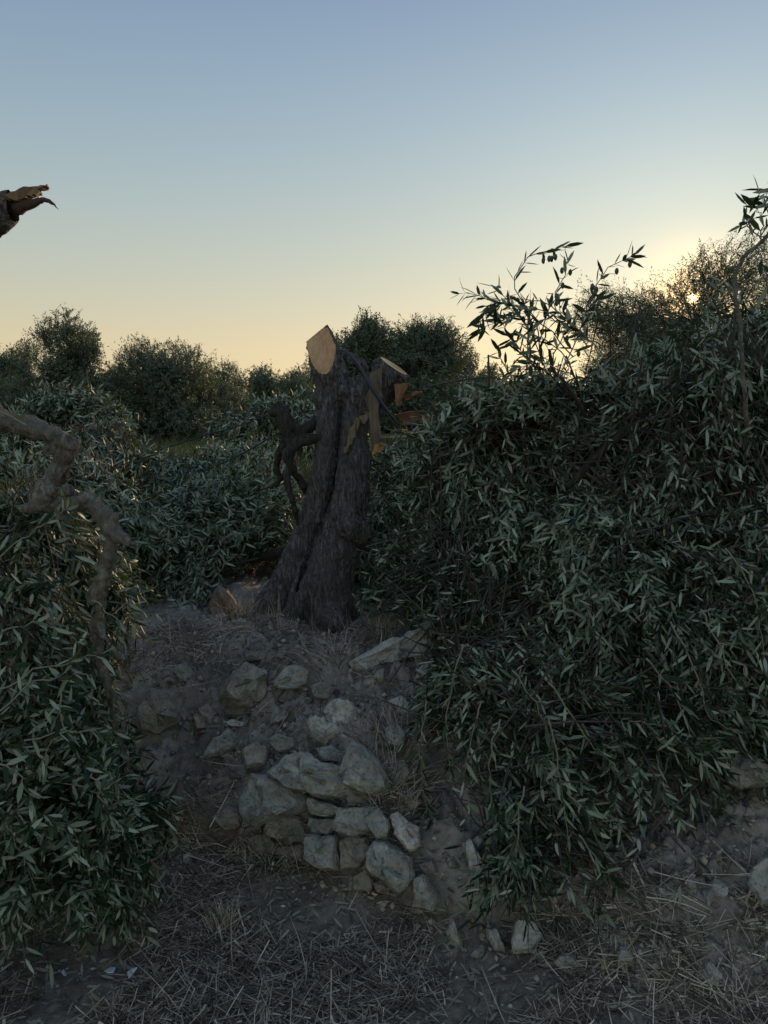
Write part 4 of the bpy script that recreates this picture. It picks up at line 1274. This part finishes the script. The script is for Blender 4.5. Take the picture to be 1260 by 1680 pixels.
# ------------------------------------------------------------------ olive trees beyond
def far_tree(label, px, top, Y, wpx, bottom, seed, n=1500, dens=1.0, leaf=.10, lw=.022, tl=(.35, .7), extra=(), gap=None):
    t = thing('olive_tree', label, 'tree', (P(px, 700, Y)[0], Y, float(hgt(np.array([P(px, 700, Y)[0]]), np.array([Y]))[0])), 'olive trees beyond the terrace')
    b = np.array(t.location)
    zt = P(px, top, Y)[2]
    zb = P(px, bottom, Y)[2]
    W = wpx * Y / FPX / 2
    r = np.random.default_rng(seed)
    hgtT = zt - zb
    tip = b + np.array((0, 0, (zb - b[2]) + hgtT * .55))
    tube_obj('trunk', [b - np.array((0, 0, .2)), b + np.array((.1 * W, 0, .35 * (tip[2] - b[2]))), b + np.array((-.08 * W, .1, .7 * (tip[2] - b[2]))), tip], [.10 * W + .1, .07 * W + .08, .06, .03], BARK_FAR, t, 20, 10, .01, seed, .03)
    f = Foliage(t, seed)
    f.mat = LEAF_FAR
    blobs = []
    for k in range(16):
        a = r.uniform(0, 6.28)
        rr = r.uniform(.15, 1.05)
        s = r.uniform(.15, .40)
        zz = zb + hgtT * np.clip(r.uniform(.15, .95) - .22 * rr, s * .62, 1 - s * .4)
        blobs.append((np.array((b[0] + math.cos(a) * rr * W, Y + math.sin(a) * rr * W, zz)), np.array((W * s, W * s, hgtT * s * .55))))
    blobs.append((np.array((b[0], Y, zb + hgtT * .36)), np.array((W * .62, W * .55, hgtT * .33))))
    blobs.append((np.array((b[0], Y - .1 * W, zb + hgtT * .22)), np.array((W * 1.05, W * .8, hgtT * .26))))
    for (ex, ey, ew, eh) in extra:
        blobs.append((P(ex, ey, Y), np.array((ew, ew, eh)) * Y / FPX))
    limb = np.array([b + np.array((0, 0, .8)), tip])
    f.fill(limb, blobs, int(n * dens * 1.15), leaf=(leaf, lw), pairs=8, tl=tl, droop=.12, low=True, upshift=.35, grav=0, shell=.5, stems=10, keep=.9, floor=True, gap=gap)
    f.fill(limb, [(c_, r_ * np.array((1.0, 1.0, .9))) for c_, r_ in blobs], int(n * .34), leaf=(leaf * .9, lw * .85), pairs=12, tl=(tl[0] * 1.7, tl[1] * 2.2), droop=.1, low=True, upshift=.9, grav=0, shell=.16, stems=0, keep=.75, outw=.6, gap=gap)
    f.build('crown', 'twigs')
    return t
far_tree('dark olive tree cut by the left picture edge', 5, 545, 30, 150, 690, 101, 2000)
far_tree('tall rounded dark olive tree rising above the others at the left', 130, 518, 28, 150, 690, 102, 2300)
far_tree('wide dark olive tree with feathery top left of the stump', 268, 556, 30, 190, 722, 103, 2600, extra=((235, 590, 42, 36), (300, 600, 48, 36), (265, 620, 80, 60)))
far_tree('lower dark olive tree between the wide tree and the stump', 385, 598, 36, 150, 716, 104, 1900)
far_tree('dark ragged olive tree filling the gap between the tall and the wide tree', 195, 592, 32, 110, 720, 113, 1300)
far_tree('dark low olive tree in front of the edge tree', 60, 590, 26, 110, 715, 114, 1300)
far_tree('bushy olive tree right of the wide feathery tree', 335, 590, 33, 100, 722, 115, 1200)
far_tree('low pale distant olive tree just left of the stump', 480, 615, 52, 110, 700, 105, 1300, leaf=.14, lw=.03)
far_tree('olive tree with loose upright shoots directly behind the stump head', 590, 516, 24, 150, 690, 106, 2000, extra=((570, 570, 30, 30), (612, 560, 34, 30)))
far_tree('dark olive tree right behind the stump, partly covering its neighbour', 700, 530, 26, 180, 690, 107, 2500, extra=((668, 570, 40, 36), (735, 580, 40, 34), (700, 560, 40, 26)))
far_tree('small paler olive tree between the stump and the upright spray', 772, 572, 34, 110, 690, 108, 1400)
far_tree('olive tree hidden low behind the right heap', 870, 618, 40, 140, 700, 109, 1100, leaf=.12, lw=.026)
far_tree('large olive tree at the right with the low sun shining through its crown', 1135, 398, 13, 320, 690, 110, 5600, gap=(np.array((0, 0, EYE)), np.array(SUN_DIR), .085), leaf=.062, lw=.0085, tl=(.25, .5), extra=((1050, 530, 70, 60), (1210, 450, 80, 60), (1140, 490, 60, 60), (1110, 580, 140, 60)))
far_tree('olive tree added beyond the right picture edge to block the low sun', 1330, 420, 15, 260, 690, 111, 1500, gap=(np.array((0, 0, EYE)), np.array(SUN_DIR), .09), leaf=.08, lw=.014)  # added tree, put in past the frame to keep sun off the heap
for i, (px, top, where) in enumerate(((40, 598, 'left of the tall rounded tree'), (105, 596, 'low behind the tall tree'), (190, 588, 'right of the tall rounded tree'), (235, 596, 'behind the wide tree'),
                                     (330, 592, 'right of the wide tree'), (430, 592, 'above the dull green heap'), (505, 590, 'beside the sawn left stub'), (560, 598, 'just behind the stump head'),
                                     (630, 588, 'between the stump and its right neighbour tree'), (735, 585, 'left of the small paler tree'), (810, 596, 'under the upright spray'))):
    far_tree('distant low olive tree in the far row, ' + where, px, top, 46 + 9 * (i * 7 % 5) / 4, 115 + 10 * (i % 3), 716, 120 + i, 900, leaf=.17, lw=.036, tl=(.5, .9))['group'] = 'far row of olive trees'

# ------------------------------------------------------------------ grass, hoses and small things
def ribbons(B, D, N0, L, W, bend, var, K=4):
    n = len(B)
    D = unit(D)
    Sd = unit(np.cross(D, N0))
    s = np.linspace(0, 1, K)
    side = unit(np.cross(D, Sd))
    C = B[:, None] + D[:, None] * (L[:, None] * s)[..., None] + Sd[:, None] * (bend[:, None] * L[:, None] * (s ** 2))[..., None]
    ww = (W[:, None] * np.array([1, .9, .7, .25][:K]))[..., None]
    V = np.stack([C - Sd[:, None] * ww, C + Sd[:, None] * ww], 2).reshape(-1, 3)
    i = (np.arange(n)[:, None] * K + np.arange(K - 1)[None]).ravel() * 2
    F = np.stack([i, i + 1, i + 3, i + 2], 1)
    return V, F, np.repeat(var, K * 2)
def stuff(name, label, cat, V, F, var, mat):
    o = mesh_np(name, V, F, mat, var=var)
    return tag(o, label, cat, kind='stuff')
def litter():
    r = np.random.default_rng(77)
    parts = []
    def strew(n, x0, x1, y0, y1, L, W, tilt, keepf=None, vr=(2, 3), lift=.004):
        x, y = r.uniform(x0, x1, n), r.uniform(y0, y1, n)
        dn = fbm(np.stack([x, y, x * 0], 1) * 3.5, 3, 201)
        k = dn + r.normal(size=n) * .28 > -.12
        if keepf is not None:
            k &= keepf(x, y, r)
        x, y = x[k], y[k]
        n = len(x)
        z = hgt(x, y)
        nn = hnorm(x, y)
        a = r.uniform(0, 6.28, n)
        d = np.stack([np.cos(a), np.sin(a), np.zeros(n)], 1)
        d = unit(d - nn * (d * nn).sum(1, keepdims=True))
        d = unit(d + nn * (r.normal(size=n) * tilt)[:, None])
        l = r.gamma(3, L / 3, n)
        B = np.stack([x, y, z], 1) + nn * (lift + np.abs(r.normal(size=n)) * .006)[:, None] - d * (l / 2)[:, None]
        B2 = B + d * l[:, None]
        B[:, 2] = np.maximum(B[:, 2], hgt(B[:, 0], B[:, 1]) + .001)
        d = unit(B2 - B)
        parts.append(ribbons(B, d, nn, l, r.uniform(.5, 1.2, n) * W, r.normal(size=n) * .12, r.beta(*vr, n)))
    bankf = lambda x, y, r: (y < np.interp(x, FX, FY) + .04 + np.abs(r.normal(size=len(x))) * .10)
    strew(52000, -1.6, 1.7, 1.35, 2.75, .05, .0016, .32, bankf, (1.3, 1.9), .010)
    strew(9000, -1.6, 1.7, 1.35, 2.75, .035, .0034, .4, bankf, (1.2, 1.6), .012)
    strew(16000, -1.6, 1.7, 1.35, 2.75, .12, .0015, .22, bankf, (1.6, 1.8), .014)
    top = lambda x, y, r: (y > np.interp(x, TX, TY) - .22)
    strew(13000, -1.3, 1.0, 2.7, 3.7, .06, .0013, .45, top, (1.6, 1.6), .008)
    face = lambda x, y, r: (r.uniform(size=len(x)) < .35 + .65 * np.exp(-((x - .08) / .22) ** 2))
    strew(10000, -1.1, 1.4, 2.0, 3.3, .08, .0013, .45, face, (1.3, 2.2), .008)
    V, F, var, off = [], [], [], 0
    for v, f, c in parts:
        V.append(v); F.append(f + off); var.append(c); off += len(v)
    stuff('straw_litter', 'dry straw and broken stalks strewn over the ground and the bank', 'straw', np.concatenate(V), np.concatenate(F), np.concatenate(var), STRAW)
    # fallen leaves
    n = 9000
    x, y = r.uniform(-1.6, 1.7, n), r.uniform(1.35, 3.6, n)
    k = (y < np.interp(x, FX, FY) + .1) | (r.uniform(size=n) < .4)
    x, y = x[k], y[k]
    n = len(x)
    nn = hnorm(x, y)
    a = r.uniform(0, 6.28, n)
    d = np.stack([np.cos(a), np.sin(a), r.normal(size=n) * .2], 1)
    d = unit(d - nn * (d * nn).sum(1, keepdims=True) * .8)
    B = np.stack([x, y, hgt(x, y) + .006 + np.abs(r.normal(size=n)) * .004], 1)
    v, f, c = leaves_np(B, d, unit(nn + r.normal(size=(n, 3)) * .35) * np.where(r.uniform(size=(n, 1)) < .3, -1, 1), r.uniform(.025, .055, n), r.uniform(.003, .0055, n), r.normal(.1, .15, n), r.uniform(0, 1, n))
    stuff('fallen_leaves', 'dull fallen olive leaves scattered over the ground', 'leaves', v, f, c, LEAF_DRY)
    # pebbles
    n = 1500
    x, y = r.uniform(-1.5, 1.6, n), r.uniform(1.4, 3.5, n)
    sz = np.minimum(r.gamma(2, .0020, n) + .0015, .009)
    ico = np.array([(1, 0, 0), (-1, 0, 0), (0, 1, 0), (0, -1, 0), (0, 0, 1), (0, 0, -1), (.62, .62, .45), (-.62, .62, .45), (.62, -.62, .45), (-.62, -.62, .45)], float)
    fac = np.array([(0, 6, 8), (6, 4, 8), (8, 4, 9), (9, 4, 7), (7, 4, 6), (0, 2, 6), (2, 7, 6), (2, 1, 7), (1, 9, 7), (1, 3, 9), (3, 8, 9), (3, 0, 8), (0, 5, 2), (2, 5, 1), (1, 5, 3), (3, 5, 0)])
    V = np.stack([x, y, hgt(x, y) + sz * .3], 1)[:, None] + ico[None] * (sz[:, None] * r.uniform(.6, 1.3, (n, 3)))[:, None] * r.uniform(.8, 1.15, (n, 10, 1))
    F = (np.arange(n)[:, None, None] * 10 + fac[None]).reshape(-1, 3)
    stuff('pebbles', 'small pale pebbles and crumbs of earth on the ground', 'pebbles', V.reshape(-1, 3), F, np.repeat(r.uniform(0, 1, n), 10),
          var_mat('pebble', ((0, (.18, .155, .13)), (.7, (.36, .33, .28)), (1, (.70, .67, .60))), .9))
    n = 5200
    x = r.uniform(-1.2, 1.5, n)
    y = np.interp(x, FX, FY) - .12 + r.uniform(size=n) * (np.interp(x, TX, TY) - np.interp(x, FX, FY) + .25)
    sz = np.minimum(r.gamma(1.6, .0038, n) + .002, .013)
    V = np.stack([x, y, hgt(x, y) + sz * .25], 1)[:, None] + ico[None] * (sz[:, None] * r.uniform(.6, 1.3, (n, 3)))[:, None] * r.uniform(.65, 1.25, (n, 10, 1))
    F = (np.arange(n)[:, None, None] * 10 + fac[None]).reshape(-1, 3)
    stuff('earth_clods', 'crumbled lumps of dry earth on the bank', 'earth clods', V.reshape(-1, 3), F, np.repeat(r.uniform(0, 1, n), 10),
          var_mat('clod', ((0, (.19, .15, .115)), (.6, (.38, .31, .245)), (1, (.57, .485, .395))), .95))
litter()
def tuft(label, px, py, n, L, seed, spread=.03, lean=.5, Y=None, name='grass_tuft'):
    r = np.random.default_rng(seed)
    c = hit(px, py)
    a = r.uniform(0, 6.28, n)
    B = c + np.stack([np.cos(a), np.sin(a), np.zeros(n)], 1) * (np.abs(r.normal(size=n)) * spread)[:, None]
    B[:, 2] = hgt(B[:, 0], B[:, 1]) - .005
    d = unit(np.stack([np.cos(a) * lean * r.uniform(.2, 1.6, n), np.sin(a) * lean * r.uniform(.2, 1.6, n), np.ones(n)], 1))
    l = L * r.uniform(.4, 1.2, n)
    v, f, cc = ribbons(B, d, np.broadcast_to(np.array((0, -1., .2)), d.shape), l, r.uniform(.0006, .0013, n), r.normal(size=n) * .35, r.beta(3, 2, n))
    o = mesh_np(name, v, f, STRAW, var=cc, origin=c)
    tag(o, label, 'grass tuft', 'tufts of dry grass')
tuft('dry brown grass tuft on the open ground left of centre', 365, 1528, 160, .075, 1, .02)
tuft('dry straw tuft beside the upright reddish rock', 402, 1012, 130, .10, 2, .05)
tuft('dry grass at the left root of the stump', 455, 1003, 150, .10, 3, .07)
tuft('dry grass at the front foot of the stump', 545, 1018, 130, .08, 4, .04)
tuft('yellowish dry grass tuft behind the long pale slab', 625, 1045, 150, .10, 5, .05)
tuft('dry grass hanging beside the wall below the slab', 640, 1290, 200, .16, 6, .06, 1.0)
tuft('dry tangled grass on the bank left of the slab', 555, 1095, 200, .14, 7, .10, 1.2)
tuft('brown grass tangle under the round white stone', 660, 1220, 160, .14, 8, .07, 1.2)
tuft('dark dry grass at the foot of the big grey wall stone', 440, 1370, 140, .10, 9, .03, 1.0)

def stalk(label, pts, r0):
    P3 = np.array([hit(*p) + np.array((0, 0, .020)) for p in pts])
    P3[:, 2] += np.array([.0, .012, .010, .012, .0][:len(P3)])
    o = tube_obj('straw_stalk', P3, [r0, r0 * .6], STALK, None, 16, 5, .002, int(pts[0][0]), origin=P3[0])
    tag(o, label, 'straw stalk', 'long dry stalks on the ground')
stalk('longest dry stalk slanting from the lower left up to the wall foot', [(180, 1590), (270, 1530), (380, 1480), (470, 1455), (545, 1440)], .0016)
stalk('pale dry stalk running to the lower middle picture edge', [(290, 1590), (360, 1600), (430, 1635), (520, 1670)], .0018)
stalk('dry stalk lying level in the lower right litter', [(715, 1625), (790, 1620), (880, 1612)], .0015)
stalk('dry stalk leaning below the narrow whitish stone', [(735, 1480), (752, 1540), (762, 1600)], .0014)
stalk('dry stalk slanting below the loose wall stones', [(640, 1520), (665, 1490), (680, 1470)], .0014)
stalk('thin dry stalk in the lower left corner', [(42, 1665), (60, 1620), (78, 1580)], .0014)
stalk('pale bent stalk beside the dry grass tuft', [(310, 1672), (325, 1640), (342, 1612)], .0016)

def chip(label, poly, mat, seed, name='plastic_chip', cat='litter', th=.003):
    c = hit(*np.mean(poly, 0))
    r = np.random.default_rng(seed)
    top = []
    for q in poly:
        h_ = hit(*q)
        top.append(h_ + np.array((0, 0, .024 + r.uniform(0, .006))))
    top = np.array(top)
    bot = top - np.array((0, 0, th))
    n = len(top)
    V = np.concatenate([top, bot, [top.mean(0) + np.array((0, 0, .002))], [bot.mean(0)]])
    F4 = [(i, (i + 1) % n, n + (i + 1) % n, n + i) for i in range(n)]
    F3 = [(2 * n, (i + 1) % n, i) for i in range(n)] + [(2 * n + 1, n + i, n + (i + 1) % n) for i in range(n)]
    o = mesh_np(name, V, [np.array(F4), np.array(F3)], mat, smooth=False, origin=c)
    tag(o, label, cat, 'pale blue scraps on the ground' if name == 'plastic_chip' else None)
BLUE = plain_mat('pale_blue_scrap', (.66, .80, .88), .5, (.78, .88, .92), 30)
chip('tiny pale blue scrap, leftmost of the three on the ground', [(101, 1608), (106, 1606), (110, 1612), (106, 1616)], BLUE, 1)
chip('pale blue oval scrap in the middle of the three on the ground', [(172, 1606), (182, 1600), (190, 1602), (187, 1608), (177, 1610)], BLUE, 2)
chip('pale blue jagged scrap, rightmost of the three on the ground', [(209, 1608), (216, 1602), (226, 1602), (220, 1610), (212, 1618)], BLUE, 3)
YEL = plain_mat('yellow_leaf', (.42, .33, .04), .5, (.50, .42, .06), 40)
def one_leaf(label, a, b, L, mat, lift):
    p, q = hit(*a), hit(*b)
    p = p + np.array((0, 0, .022))
    d = unit(q + np.array((0, 0, lift)) - p)
    v, f, c = leaves_np(p[None], d[None], np.array([(0, -.7, .7)]), np.array([L]), np.array([L * .11]), np.array([.1]), np.array([.5]))
    o = mesh_np('yellow_leaf', v, f, mat, origin=p)
    tag(o, label, 'leaf')
one_leaf('yellow olive leaf standing in the litter below the earth heap', (988, 1612), (993, 1578), .06, YEL, .02)
one_leaf('yellow leaf lying flat in the litter at the lower middle', (545, 1638), (578, 1626), .06, YEL, .004)

def hose_line(label, pts, r):
    W = PP(pts)
    o = tube_obj('irrigation_hose', W, [r, r], plain_mat('black_hose', (.02, .022, .024), .5, (.03, .032, .034), 10), None, 30, 6, origin=W[0])
    tag(o, label, 'hose', 'thin dark hoses strung behind the branches')
hose_line('upper thin dark hose sloping up to the stump from the leaning post', [(262, 738, 7.5), (330, 716, 7.5), (400, 696, 7.4), (470, 668, 7.2)], .008)
hose_line('lower thin dark hose sloping up through the silvery leaves to the dead branch', [(330, 775, 4.7), (390, 748, 4.7), (440, 720, 4.6), (475, 700, 4.5)], .005)
po = tube_obj('post', [P(262, 790, 7.5), P(262, 712, 7.5)], [.02, .018], BARK_DEAD, None, 8, 7, .002, 5, .002, origin=P(262, 790, 7.5))
tag(po, 'short thin post where the upper dark hose begins', 'post')
def meadow():
    r = np.random.default_rng(91)
    n = 26000
    y = 5.5 + 26 * r.uniform(size=n) ** 1.6
    x = r.uniform(-.55, .25, n) * y
    B = np.stack([x, y, hgt(x, y)], 1)
    a = r.uniform(0, 6.28, n)
    d = unit(np.stack([np.cos(a) * .5, np.sin(a) * .5, np.ones(n)], 1))
    v, f, c = ribbons(B, d, np.broadcast_to(np.array((0, -1., .1)), d.shape), r.uniform(.06, .22, n), r.uniform(.003, .006, n), r.normal(size=n) * .3, r.uniform(0, 1, n), 3)
    stuff('grass', 'rough green grass on the terrace behind the cut branches', 'grass', v, f, c, var_mat('grass_blade', ((0, (.05, .075, .022)), (.6, (.10, .125, .04)), (1, (.20, .18, .08))), .7))
meadow()
